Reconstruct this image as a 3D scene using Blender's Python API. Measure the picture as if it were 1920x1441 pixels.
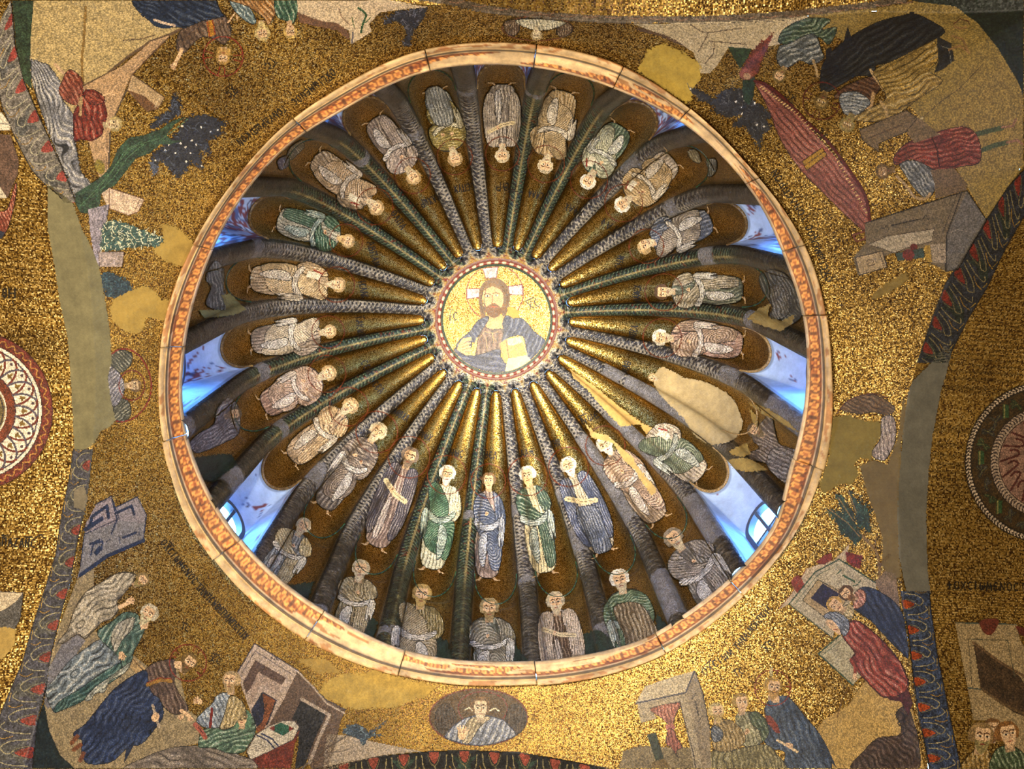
import bpy, math, random
import numpy as np
from mathutils import Matrix, Vector
from mathutils.bvhtree import BVHTree
PI=math.pi
for o in list(bpy.data.objects): bpy.data.objects.remove(o)
SC=bpy.context.scene; COL=SC.collection

# ---------------------------------------------------------------- camera
FPX=1607.67; TX,TY=.225,-.0256
CAM=np.array([-.0605,-1.1967,-4.9781])
def rotm(a,b):
    c,s,C,S=math.cos(a),math.sin(a),math.cos(b),math.sin(b)
    return np.array([[1,0,0],[0,c,-s],[0,s,c]])@np.array([[C,0,S],[0,1,0],[-S,0,C]])
RM=rotm(TX,TY)          # rows: right, down, forward. world: x right, y towards the photo's foot, z up
cd=bpy.data.cameras.new('camera'); cd.sensor_width=36; cd.lens=FPX/1920*36; cd.clip_start=.05; cd.clip_end=60
cam=bpy.data.objects.new('camera',cd); COL.objects.link(cam)
m=Matrix([list(RM[0])+[0],list(-RM[1])+[0],list(-RM[2])+[0],[0,0,0,1]]).transposed()
m.translation=Vector(CAM); cam.matrix_world=m; SC.camera=cam

# ---------------------------------------------------------------- sky, lamps, exposure
w=bpy.data.worlds.new('sky'); SC.world=w; w.use_nodes=True
bg=w.node_tree.nodes['Background']; bg.inputs[0].default_value=(.15,.42,1,1); bg.inputs[1].default_value=45.
def area(name,loc,tgt,size,power,col,spread=PI):
    l=bpy.data.lights.new(name,'AREA'); l.shape='DISK'; l.size=size; l.energy=power; l.color=col; l.spread=spread
    o=bpy.data.objects.new(name,l); COL.objects.link(o); o.location=loc
    o.rotation_euler=(Vector(tgt)-Vector(loc)).to_track_quat('-Z','Y').to_euler(); return o
WARM=(1,.85,.64)
area('floodlight',(-1.7,-1.6,-4.6),(-1.1,-.3,.0),.22,200,WARM)
area('floodlight',(1.3,1.9,-4.9),(.8,1.2,0),.25,90,WARM)
area('floodlight',(-2.0,.9,-4.2),(-2.1,-.2,-.3),.3,85,(1,.84,.62))
area('floodlight',(.1,-.5,-4.6),(0,.15,2.9),.12,74,(1,.87,.68),math.radians(46))
area('floodlight',(-.7,-1.9,-4.4),(.1,1.0,1.6),.12,46,(1,.86,.66),math.radians(44))
SC.view_settings.view_transform='Standard'; SC.view_settings.look='None'
SC.view_settings.gamma=1; SC.view_settings.use_curve_mapping=False; SC.view_settings.exposure=0.28

# ---------------------------------------------------------------- helpers
def s2l(c):
    c=np.clip(np.asarray(c,float),0,1); return np.where(c<=.04045,c/12.92,((c+.055)/1.055)**2.4)
def ray(p):
    p=np.atleast_2d(p).astype(float)
    d=np.stack([(p[:,0]-960)/FPX,(p[:,1]-720.5)/FPX,np.ones(len(p))],1)@RM
    return d/np.linalg.norm(d,axis=1)[:,None]
def proj(P):
    Q=(np.atleast_2d(P)-CAM)@RM.T
    return np.stack([960+FPX*Q[:,0]/Q[:,2],720.5+FPX*Q[:,1]/Q[:,2]],1)
def onz(p,z):
    r=ray(p); return CAM+r*((z-CAM[2])/r[:,2])[:,None]
def tag(o,label=None,cat=None,group=None,kind=None):
    if label: o['label']=label
    if cat: o['category']=cat
    if group: o['group']=group
    if kind: o['kind']=kind
    return o
def empty(name,loc=(0,0,0),label=None,cat=None,group=None,kind=None):
    o=bpy.data.objects.new(name,None); COL.objects.link(o); o.location=loc; o.empty_display_size=.05
    return tag(o,label,cat,group,kind)
def mesh(name,V,F,mat,parent=None,colf=None,colv=None,smooth=True,kind=None,uv=None):
    V=np.asarray(V,float); F=np.asarray(F)
    if parent is not None: V=V-np.array(parent.location)-(np.array(parent.parent.location) if parent.parent else 0)
    me=bpy.data.meshes.new(name); n=len(F); k=F.shape[1]
    me.vertices.add(len(V)); me.vertices.foreach_set('co',V.astype(np.float32).ravel())
    me.loops.add(n*k); me.loops.foreach_set('vertex_index',F.astype(np.int32).ravel())
    me.polygons.add(n); me.polygons.foreach_set('loop_start',np.arange(0,n*k,k,dtype=np.int32))
    me.polygons.foreach_set('use_smooth',np.full(n,smooth))
    if colf is not None:
        a=me.attributes.new('Col','FLOAT_COLOR','FACE'); a.data.foreach_set('color',np.c_[colf,np.ones(n)].astype(np.float32).ravel())
    if colv is not None:
        a=me.attributes.new('Col','FLOAT_COLOR','POINT'); a.data.foreach_set('color',np.c_[colv,np.ones(len(V))].astype(np.float32).ravel())
    me.update(calc_edges=True); me.validate(); me.materials.append(mat)
    o=bpy.data.objects.new(name,me); COL.objects.link(o)
    if parent is not None: o.parent=parent
    if kind: o['kind']=kind
    return o
def gridf(nr,nc,off=0,flip=False):      # quads of an nr x nc vertex grid
    i=np.arange(nr-1)[:,None]*nc+np.arange(nc-1)[None]; i=i.ravel()+off
    f=np.stack([i,i+1,i+nc+1,i+nc],1); return f[:,::-1] if flip else f
def noise(x,y,s=0,f=1.):
    rs=np.random.RandomState(int(s)*7+3); o=0
    for i in range(5):
        a=rs.uniform(0,6.28); g=f*(1.7**i)*rs.uniform(.7,1.3); p,q=rs.uniform(0,6.28,2)
        o=o+np.sin((x*np.cos(a)+y*np.sin(a))*g+p+1.3*np.sin((y*np.cos(a)-x*np.sin(a))*g*.8+q))/(1.25**i)
    return o/3.2

# ---------------------------------------------------------------- materials
def newmat(name):
    m=bpy.data.materials.new(name); m.use_nodes=True; nt=m.node_tree; nt.nodes.clear()
    out=nt.nodes.new('ShaderNodeOutputMaterial'); b=nt.nodes.new('ShaderNodeBsdfPrincipled'); nt.links.new(b.outputs[0],out.inputs[0])
    return m,nt,b
def node(nt,t,ins={},**kw):
    n=nt.nodes.new('ShaderNode'+t)
    for k,v in kw.items(): setattr(n,k,v)
    for k,v in ins.items():
        if isinstance(v,bpy.types.NodeSocket): nt.links.new(v,n.inputs[k])
        else: n.inputs[k].default_value=v
    return n
def ramp(nt,fac,stops,interp='LINEAR'):
    n=nt.nodes.new('ShaderNodeValToRGB'); n.color_ramp.interpolation=interp; e=n.color_ramp.elements
    while len(e)>1: e.remove(e[-1])
    e[0].position=stops[0][0]; e[0].color=(*stops[0][1],1)
    for p,c in stops[1:]: q=e.new(p); q.color=(*c,1)
    nt.links.new(fac,n.inputs[0]); return n
def tilt(nt,vcol,amt):
    g=node(nt,'NewGeometry')
    s=node(nt,'VectorMath',{0:vcol,1:(.5,.5,.5)},operation='SUBTRACT')
    k=node(nt,'VectorMath',{0:s.outputs[0],3:amt},operation='SCALE')
    a=node(nt,'VectorMath',{0:g.outputs['Normal'],1:k.outputs[0]},operation='ADD')
    return node(nt,'VectorMath',{0:a.outputs[0]},operation='NORMALIZE').outputs[0]
def gold_mat(name,scale=105,amt=.55,metal=.8,rough=.33,rand=.75,tint=1.,dark=1.):
    m,nt,b=newmat(name); tc=node(nt,'TexCoord')
    v=node(nt,'TexVoronoi',{'Vector':tc.outputs['Object'],'Scale':scale,'Randomness':rand})
    sp=node(nt,'SeparateColor',{0:v.outputs['Color']})
    r=ramp(nt,sp.outputs[0],[(0,(.05*dark,.02*dark,.004*dark)),(.14,(.12*dark,.055*dark,.010*dark)),(.45,(.40*tint,.245*tint,.05*tint)),(.8,(.62*tint,.41*tint,.115*tint)),(1,(.88*tint,.68*tint,.30*tint))])
    ln=node(nt,'TexNoise',{'Vector':tc.outputs['Object'],'Scale':3.,'Detail':4.})
    lr=ramp(nt,ln.outputs[0],[(.3,(.62,.58,.5)),(.7,(1.1,1.08,1.0))])
    jd=node(nt,'MapRange',{0:v.outputs['Distance'],1:.42,2:.68,3:1.,4:.25})
    mx=node(nt,'Mix',{0:1.,6:r.outputs[0],7:lr.outputs[0]},data_type='RGBA',blend_type='MULTIPLY')
    m2=node(nt,'Mix',{0:1.,6:mx.outputs[2],7:jd.outputs[0]},data_type='RGBA',blend_type='MULTIPLY')
    nt.links.new(m2.outputs[2],b.inputs['Base Color']); b.inputs['Metallic'].default_value=metal; b.inputs['Roughness'].default_value=rough
    nt.links.new(tilt(nt,v.outputs['Color'],amt),b.inputs['Normal']); return m
def paint_mat(name,scale=140,var=.35,amt=.25,rough=.5,attr=True,col=(.5,.5,.5),metal=0,spec=.4,joint=.5):
    m,nt,b=newmat(name); tc=node(nt,'TexCoord')
    v=node(nt,'TexVoronoi',{'Vector':tc.outputs['Object'],'Scale':scale,'Randomness':.8})
    sp=node(nt,'SeparateColor',{0:v.outputs['Color']})
    k=node(nt,'MapRange',{0:sp.outputs[1],1:0.,2:1.,3:1-var,4:1+var})
    jd=node(nt,'MapRange',{0:v.outputs['Distance'],1:.4,2:.7,3:1.,4:joint})
    kk=node(nt,'Math',{0:k.outputs[0],1:jd.outputs[0]},operation='MULTIPLY')
    if attr: src=node(nt,'Attribute',attribute_name='Col').outputs['Color']
    else: src=node(nt,'RGB'); src.outputs[0].default_value=(*col,1); src=src.outputs[0]
    mx=node(nt,'VectorMath',{0:src,3:kk.outputs[0]},operation='SCALE')
    nt.links.new(mx.outputs[0],b.inputs['Base Color']); b.inputs['Roughness'].default_value=rough
    b.inputs['Metallic'].default_value=metal; b.inputs['Specular IOR Level'].default_value=spec
    nt.links.new(tilt(nt,v.outputs['Color'],amt),b.inputs['Normal']); return m
def plaster_mat(name,rough=.85,attr=True,col=(.5,.5,.5),sc=9.,lo=.72,hi=1.2,bump=.25):
    m,nt,b=newmat(name); tc=node(nt,'TexCoord')
    n1=node(nt,'TexNoise',{'Vector':tc.outputs['Object'],'Scale':sc,'Detail':8.,'Roughness':.7})
    k=node(nt,'MapRange',{0:n1.outputs[0],1:.3,2:.7,3:lo,4:hi})
    if attr: src=node(nt,'Attribute',attribute_name='Col').outputs['Color']
    else: src=node(nt,'RGB'); src.outputs[0].default_value=(*col,1); src=src.outputs[0]
    mx=node(nt,'VectorMath',{0:src,3:k.outputs[0]},operation='SCALE')
    nt.links.new(mx.outputs[0],b.inputs['Base Color']); b.inputs['Roughness'].default_value=rough
    n2=node(nt,'TexNoise',{'Vector':tc.outputs['Object'],'Scale':sc*9,'Detail':5.})
    bp=node(nt,'Bump',{'Strength':bump,'Distance':.01,'Height':n2.outputs[0]}); nt.links.new(bp.outputs[0],b.inputs['Normal'])
    return m
M_GOLD=gold_mat('gold mosaic',scale=165,amt=.4,metal=.75,rough=.40); M_GVAULT=gold_mat('gold vault mosaic',scale=135,amt=.34,rand=.35,metal=.7,rough=.40)
M_GFL=gold_mat('gold flute mosaic',scale=210,amt=.28,metal=1.,rough=.32,tint=1.)
M_GMED=gold_mat('gold medallion mosaic',scale=150,amt=.4,metal=.7,rough=.4,tint=1.0,dark=2.5)
M_TESS=paint_mat('glass tesserae'); M_RIB=paint_mat('rib tesserae',scale=130,var=.5,amt=.4,rough=.38)
M_PL=plaster_mat('lime plaster'); M_STONE=plaster_mat('painted marble',rough=.6,sc=14.,lo=.6,hi=1.35)
M_WALL=plaster_mat('wall plaster',attr=False,col=(.42,.34,.22))
M_INK=paint_mat('dark tesserae',attr=True,rough=.6,var=.2)

# ---------------------------------------------------------------- cornice ring, traced and set on its plane
inner=[(930,1247),(993,123),(365,547),(340,667),(337,780),(393,937),(477,1050),(634,1167),(760,1227),(1073,1237),(1227,1197),(1280,1160),(1460,987),(1480,893),(1517,713),(1510,590),(1473,480),(1440,400),(1280,227),(1160,167),(800,130),(640,207),(547,263),(393,473)]
outer=[(773,97),(993,83),(1170,123),(1280,193),(297,713),(350,980),(450,1107),(567,1197),(640,1232),(807,1277),(973,1283),(1140,1263),(1257,1220),(1400,1110),(1490,1010),(1557,680),(1547,877),(1520,480),(640,163),(545,225),(440,340),(352,480),(310,590),(1400,310)]
def ringtab(pts,z):
    P=onz(pts,z); th=np.arctan2(P[:,0],-P[:,1]); r=np.hypot(P[:,0],P[:,1]); i=np.argsort(th); th,r=th[i],r[i]
    T=np.linspace(-PI,PI,721); R=np.interp(T,np.r_[th-2*PI,th,th+2*PI],np.r_[r,r,r])
    k=np.exp(-np.linspace(-2.2,2.2,41)**2); k/=k.sum(); R=np.convolve(np.r_[R[-61:-1],R,R[1:61]],k,'same')[60:-60]
    return lambda t:np.interp((np.asarray(t)+PI)%(2*PI)-PI,T,R)
RI=ringtab(inner,.03); RO=ringtab(outer,-.05)
def pol(th,r,z): return np.stack(np.broadcast_arrays(r*np.sin(th),-r*np.cos(th),z),-1)

# ---------------------------------------------------------------- arches, pendentives, vaults
EDGE={'left':[(55,100),(95,260),(137,380),(152,430),(165,500),(172,580),(177,650),(180,740),(175,820),(168,880),(160,960),(145,1040),(128,1100),(113,1160),(98,1220),(85,1290)],
'right':[(1920,310),(1890,347),(1847,410),(1807,480),(1773,530),(1747,597),(1723,667),(1710,720),(1700,747),(1693,813),(1683,913),(1683,960),(1687,1027),(1693,1110),(1703,1193),(1713,1277),(1723,1343),(1743,1441)],
'top':[(827,7),(907,23),(1040,37),(1140,43),(1280,43),(1380,42),(1480,37),(1513,30),(1647,17)],
'bottom':[(640,1430),(707,1417),(807,1408),(873,1406),(973,1410),(1073,1427),(1140,1440)]}
YAW=math.radians(4); ORI={'left':PI+YAW,'right':YAW,'top':-PI/2+YAW,'bottom':PI/2+YAW}; DST={'left':2.28,'right':2.3,'top':2.07,'bottom':2.25}
RHO=3.26; ZC=-2.624
def zs(r): return ZC+np.sqrt(np.maximum(RHO**2-np.asarray(r)**2,.02))
ARCH={}
for nm in EDGE:
    al,d=ORI[nm],DST[nm]; n=np.array([math.cos(al),math.sin(al),0]); u=np.array([-math.sin(al),math.cos(al),0])
    r=ray(EDGE[nm]); P=CAM+r*((d-CAM@n)/(r@n))[:,None]; s=P@u; z=P[:,2]
    i=np.argsort(s); s,z=s[i],z[i]; e=z-zs(np.hypot(d,s)); e=np.convolve(np.r_[e[0],e[0],e,e[-1],e[-1]],[.1,.25,.3,.25,.1],'valid')
    S=np.r_[s[0]-.6,s,s[-1]+.6]; E=np.r_[0,e,0]; print(nm,'arch residual',e.round(2))
    ARCH[nm]=(n,u,d,(lambda q,d=d,S=S,E=E: zs(np.hypot(d,q))+np.interp(q,S,E)))
SIDES=['top','right','bottom','left']
def boundary(th):       # azimuth -> point of the bay's rectangle and its arch height
    d=np.stack([np.sin(th),-np.cos(th),0*th],-1); best=np.full(th.shape,1e9); out=np.zeros(th.shape+(3,))
    for nm in SIDES:
        n,u,dd,f=ARCH[nm]; q=d@n; t=np.where(q>1e-3,dd/np.where(q>1e-3,q,1),1e9); m=t<best
        p=d*t[...,None]; zz=f(p@u); best=np.where(m,t,best); out[m]=np.stack([p[...,0],p[...,1],zz],-1)[m]
    return out
def pend(th,t):
    B=boundary(th); rb=np.hypot(B[...,0],B[...,1]); ra=RO(th)-.02; r=ra+(rb-ra)*t
    z=zs(r)+(B[...,2]-zs(rb))*t**1.5; z=np.where(t==0,-.04,z); return pol(th,r,z)
corners=[];CPT=[]
for a,b in(('left','top'),('top','right'),('right','bottom'),('bottom','left')):
    A=np.array([ARCH[a][0][:2],ARCH[b][0][:2]]); p=np.linalg.solve(A,[ARCH[a][2],ARCH[b][2]]); CPT.append(p); corners.append(math.atan2(p[0],-p[1]))
mids=[math.atan2(ARCH[s][0][0],-ARCH[s][0][1]) for s in SIDES]      # azimuth of each arch crown
def unwrap(a,ref):
    while a<ref: a+=2*PI
    return a
OUT_V=[];OUT_F=[];noff=0
def addbvh(V,F):
    global noff
    OUT_V.append(V); OUT_F.append(F+noff); noff+=len(V)
cei=empty('ceiling',(0,0,0),kind='structure')
names=['north west','north east','south east','south west']
starts=[mids[3],mids[0],mids[1],mids[2]]
for k in range(4):
    a=starts[k]; b=unwrap(starts[(k+1)%4],a); th=np.unique(np.r_[np.linspace(a,b,150),[unwrap(corners[k],a)+e for e in(-1e-3,0,1e-3)]]); t=np.linspace(0,1,70)
    V=pend(th[None,:].repeat(70,0),t[:,None]).reshape(-1,3); F=gridf(70,len(th)); mesh('pendentive',V,F,M_GOLD,cei); addbvh(V,F)
SOF={}
for nm in SIDES:
    n,u,d,f=ARCH[nm]; es=sorted(np.array(p)@u[:2] for p in CPT if abs(np.array(p)@n[:2]-d)<1e-6); s=np.linspace(es[0],es[1],331)
    z=f(s); wv=np.r_[0,.004,.03,.07,.14,np.linspace(.2,2.3,22)]
    G=n*(d+wv[:,None,None])+u*s[None,:,None]+np.array([0,0,1])*(z[None,:,None]+0*wv[:,None,None])
    V=G.reshape(-1,3); F=gridf(len(wv),len(s),flip=True); mesh('arch_vault',V,F,M_GVAULT,cei); addbvh(V,F)
    # piers and side walls of the arm below the springing, and its end wall
    for sg in(0,-1):
        p=n*d+u*s[sg]; zq=z[sg]; q=n*(d+2.3)+u*s[sg]
        V=np.array([[*p[:2],zq],[*q[:2],zq],[*q[:2],-6.6],[*p[:2],-6.6]]); mesh('wall_'+nm,V,[[0,1,2,3]],M_WALL,None,kind='structure')
    q=n*(d+2.3); ss=np.r_[s,s[-1],s[0]]; zz=np.r_[z,-6.6,-6.6]
    V=q+u*ss[:,None]+np.array([0,0,1])*zz[:,None]; V=np.vstack([V,q+np.array([0,0,-3])]); nn=len(ss)
    F=np.array([[i,(i+1)%nn,nn] for i in range(nn)]); mesh('wall_'+nm,V,F,M_WALL,None,kind='structure',smooth=False)
    SOF[nm]=(s[0],s[-1])
fl=plaster_mat('floor marble',attr=False,col=(.3,.27,.24),rough=.4)
V=np.array([[-5.2,-5.2,-6.6],[5.2,-5.2,-6.6],[5.2,5.2,-6.6],[-5.2,5.2,-6.6]]); mesh('floor',V,[[0,1,2,3]],fl,None,kind='structure')
BV_OUT=BVHTree.FromPolygons(np.vstack(OUT_V).tolist(),np.vstack(OUT_F).tolist())

# ---------------------------------------------------------------- the cornice blocks
joints=[(800,105),(1005,90),(1165,130),(1290,205),(1415,335),(1530,590),(1515,870),(1385,1105),(1245,1215),(1005,1265),(752,1245),(590,1172),(408,1040),(315,822),(308,648),(378,462),(560,232),(1478,470)]
jt=np.sort(np.arctan2(onz(joints,0)[:,0],-onz(joints,0)[:,1]))
PR=[(1.14,.10),(1.0,-.052),(.93,-.064),(.82,-.060),(.72,-.046),(.66,-.030),(.625,-.040),(.60,-.040),(.57,-.010),(.50,.000),(.40,.008),(.3,.016),(.2,.023),(.1,.029),(.0,.034),(-.03,.044),(-.03,.075),(.3,.085),(3.,.09)]
cor=empty('cornice',(0,0,0),kind='structure')
def cornice_col(TH,T,blk):
    # t: 1 outside .. 0 inside; stone, with the painted leaf band on the inner fascia and its worn patches
    base=np.array([.78,.66,.48])*np.random.RandomState(blk).uniform(.9,1.06); C=np.ones(T.shape+(3,))*base
    L=TH*1.9; n=noise(L*9,T*3,5)
    band=(T<.56)&(T>.0); worn=noise(L*3.1,T*2.0,11)+.9*np.sin(TH*2.1+.8)
    ph=L/.052; fx=ph-np.round(ph); lf=((fx/.42)**2+((T-.28)/.24)**2); inn=((fx/.2)**2+((T-.28)/.1)**2)
    orange=np.array([.82,.56,.28]); dk=np.array([.52,.30,.14])
    P=np.where((lf<1)[...,None],orange,dk); P=np.where((np.abs(lf-1)<.25)[...,None],dk*.75,P); P=np.where((inn<1)[...,None],dk*1.2,P)
    on=(band&(worn<.75))[...,None]; C=np.where(on,P,C)
    red=((T>.70)&(n>.25))[...,None]; C=np.where(red,C*np.array([.85,.72,.6]),C)
    ln=((np.abs(T-.60)<.03)|(np.abs(T-.80)<.012))[...,None]; C=np.where(ln,C*.5,C)
    st=noise(L*14,T*9,21)[...,None]; C=C*(1+.13*st); C=np.where(noise(L*5,T*5,31)[...,None]>.62,C*np.array([.78,.64,.5]),C)
    return np.clip(C,0,1)
for i in range(len(jt)):
    a=jt[i]; b=unwrap(jt[(i+1)%len(jt)],a); g=.0016; n=max(8,int((b-a)*170)); th=np.linspace(a+g,b-g,n)
    T=np.array([p[0] for p in PR]); Z=np.array([p[1] for p in PR]); dz=.006*math.sin(i*2.3)
    q=np.linspace(0,len(PR)-1,(len(PR)-1)*2+1); tt=np.interp(q,range(len(PR)),T); zz=np.interp(q,range(len(PR)),Z)
    TH,TT=np.meshgrid(th,tt); ZZ=zz[:,None]+0*TH; r=RI(TH)+(RO(TH)-RI(TH))*TT
    V=pol(TH,r,ZZ+dz); C=s2l(cornice_col(TH,TT,i)); nr=len(tt)
    e0,e1=V[:,:1].mean(0,keepdims=True)+0*V[:,:1],V[:,-1:].mean(0,keepdims=True)+0*V[:,:1]      # end faces
    V=np.concatenate([e0,V,e1],1); C=np.concatenate([C[:,:1]*.3,C,C[:,-1:]*.3],1)
    mesh('stone_block',V.reshape(-1,3),gridf(nr,n+2),M_STONE,cor,colv=C.reshape(-1,3))

# ---------------------------------------------------------------- the ribbed dome
A0=.0149; NF=24
def rc(k): return RIBA[k%24]+ (2*PI if k>=24 else 0)+(-2*PI if k<0 else 0)
RIBD=np.zeros(24)   # measured departures of the ribs from an even spacing, degrees
RIBA=[(k+.5)*PI/12+A0+math.radians(RIBD[k]) for k in range(24)]     # rib k stands between flutes k and k+1
FC=[(rc(k-1)+rc(k))/2 for k in range(24)]; FW=[(rc(k)-rc(k-1)) for k in range(24)]
WIN={0,2,4,6,8,16,18,20,22}
RW,ZS,HD,RM0=1.95,1.25,1.757,.572
phi=np.linspace(0,math.acos(RM0/RW),150)
PZ=np.r_[np.linspace(.03,ZS,60,endpoint=False),ZS+HD*np.sin(phi)]; PRR=np.r_[np.full(60,RW),RW*np.cos(phi)]
nz=np.r_[np.zeros(60),np.sin(phi)/HD]; nr_=np.r_[np.ones(60)/RW,np.cos(phi)/RW]; q=np.hypot(nz,nr_); PNR,PNZ=nr_/q,nz/q
PL_=np.r_[0,np.cumsum(np.hypot(np.diff(PRR),np.diff(PZ)))]; LT=PL_[-1]
def prof(L): return [np.interp(L,PL_,a) for a in(PRR,PZ,PNR,PNZ)]
def wrib(r): return .05+.026*np.clip((r-.8)/1.1,0,1)
RT=.665
def wflute(r,dth):
    r=np.asarray(r,float)
    w=r*dth/2-wrib(r); d=r-RT; return np.maximum(np.minimum(w,np.where(d<.04,np.sqrt(np.clip(2*.04*d-d*d,0,None)),.2)),0)*(d>0)
def fdep(L,wf): return wf*.62*np.clip(1-.25*(L<1.2),0,1)
def llip(x): return 1.30+.27*(1-np.sqrt(np.clip(1-x*x*.995,0,1)))
LTIP=float(np.interp(-RT,-PRR[::1],PL_))
def flute_pt(k,x,L,lift=0.):
    r,z,nr,nz=prof(L); wf=wflute(r,FW[k]); d=fdep(L,wf)*np.sqrt(np.clip(1-x*x,0,1))-lift
    return pol(FC[k]+x*wf/r,r+nr*d,z+nz*d)
dome=empty('dome',(0,0,0),label=None,kind='structure')
DV=[];DF=[];doff=0
def addd(V,F):
    global doff
    DV.append(V);DF.append(np.asarray(F)+doff);doff+=len(V)
for k in range(24):
    x=np.sin(np.linspace(-PI/2,PI/2,27)); t=np.linspace(0,1,150)
    l0=llip(x) if k in WIN else 0*x+.0
    L=l0[None]+(LTIP-l0[None])*(1-(1-t[:,None])**1.6); X=x[None]+0*L
    V=flute_pt(k,X,L).reshape(-1,3); F=gridf(150,27); mesh('flute',V,F,M_GFL,dome); addd(V,F)
PATCH=[]    # plaster repairs on the ribs: (rib, from, to) along the rib, metres from its foot
for a,b,c in((0,1.50,1.58),(23,1.46,1.56),(22,1.95,2.05),(21,1.88,1.98),(19,1.2,1.42),(17,1.55,1.7),(17,0.,.12),(16,.35,.6),(16,1.6,1.72),(15,1.6,1.85),(14,.02,.22),(13,.02,.12),(13,.28,.4),(12,2.15,2.25),(12,.0,.16),(11,2.2,2.33),(11,1.35,1.43),(10,1.6,1.9),(10,2.25,2.36),(10,.25,.45),(9,1.65,2.75),(9,.1,.75),(8,1.9,2.75),(8,.5,1.35),(7,1.5,2.75),(7,2.8,3.0),(6,1.5,1.75),(6,0,.8),(5,1.25,1.42),(4,1.75,1.95),(3,1.9,2.05),(2,1.85,2.1)): PATCH.append((a,b,c))
GREEN={0,1,4,5,12,13,17,16,20,19+1,21}
def rib_col(k,v,L,hw,r,loop,gap):
    # v across the rib (-1..1), L along it; green leaf garland with a pale mid-line, or a grey chain on blue-black
    sh=L.shape; C=np.zeros(sh+(3,)); n=noise(L*60,v*3+k,k+2); n2=noise(L*17,v*2+k,k+40)
    if k in GREEN:
        ph=L/.042+np.abs(v)*.9; f=ph-np.floor(ph); leaf=(f<.62)&(np.abs(v)>.14)&(np.abs(v)<.88)
        C[:]=(.04,.05,.05); C[leaf]=(.19,.26,.21); hi=leaf&(f<.2); C[hi]=(.44,.48,.38); C[leaf&(n>.55)]=(.42,.2,.12); C[leaf&(n<-.6)]=(.12,.2,.3)
        C[np.abs(v)<.07]=(.62,.55,.36)
    else:
        p=L/.085; a=np.abs((p-np.floor(p))*2-1); d1=np.abs(np.abs(v)-a); p2=p+.5; a2=np.abs((p2-np.floor(p2))*2-1); d2=np.abs(np.abs(v)-a2)
        C[:]=(.13,.14,.18); C[(np.minimum(d1,d2)>.45)]=(.28,.30,.38); C[(np.minimum(d1,d2)<.17)]=(.62,.59,.54); C[(d1<.17)&(v<0)]=(.28,.26,.26)
        C[n>.7]=(.45,.43,.42); C[(n<-.75)]=(.05,.05,.07)
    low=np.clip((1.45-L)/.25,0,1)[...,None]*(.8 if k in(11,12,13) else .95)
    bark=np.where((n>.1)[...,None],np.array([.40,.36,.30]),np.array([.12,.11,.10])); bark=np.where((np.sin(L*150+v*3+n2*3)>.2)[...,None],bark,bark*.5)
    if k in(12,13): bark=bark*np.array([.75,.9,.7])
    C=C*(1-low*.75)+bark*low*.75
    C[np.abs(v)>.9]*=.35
    C*=(1+.25*n2)[...,None]
    # loops of pale cubes round the flute tips, red and gold between them
    lp=(np.abs(loop)<.0055)&(r<.86); out=(loop>.0055)&(r<.80)
    C[out]=(.66,.5,.22); C[out&(n>.15)&(gap>.0)]=(.45,.1,.07)
    C[lp]=(.72,.64,.46)
    for a,b,c in PATCH:
        if a==k:
            e=.03*n2; m=(L>b+e)&(L<c+e); C[m]=np.array([.50,.49,.50])*(1+.18*n2[m])[:,None]
    return np.clip(C*.78,0,1)
LR=np.unique(np.r_[np.linspace(0,LT,340),LTIP-.05*np.linspace(0,1,50)**2])
for k in range(24):
    r,z,nr,nz=prof(LR); k2=(k+1)%24
    fa=wflute(r,FW[k]); fb=wflute(r,FW[k2]); R0=rc(k); ca=R0-FW[k]/2; cb=R0+FW[k2]/2
    ta=ca+fa/r; tb=cb-fb/r; nv=15; v=np.sin(np.linspace(-PI/2,PI/2,nv))
    TH=ta[:,None]+(tb-ta)[:,None]*(v[None]+1)/2; hw=(tb-ta)*r/2
    h=np.minimum(hw*.8,.058)*np.clip((r-.62)/.12,0,1)
    H=-h[:,None]*np.sqrt(np.clip(1-v*v,0,1))[None]
    V=pol(TH,r[:,None]+nr[:,None]*H,z[:,None]+nz[:,None]*H)
    # distance to the nearer flute tip, for the loops
    rt=.685; dl=np.minimum(*[np.hypot((TH-c)*r[:,None],np.clip(rt-r,0,None)[:,None]*.84) for c in(ca,cb)]); loop=dl-.0865
    loop=np.where(r[:,None]>rt,-1 if k not in GREEN else -1,loop); sp=np.abs(TH-R0)*r[:,None]
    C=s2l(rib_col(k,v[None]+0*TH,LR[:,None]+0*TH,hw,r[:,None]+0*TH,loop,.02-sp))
    F=gridf(len(LR),nv); V=V.reshape(-1,3); mesh('rib',V,F,M_RIB,dome,colv=C.reshape(-1,3)); addd(V,F)
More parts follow.
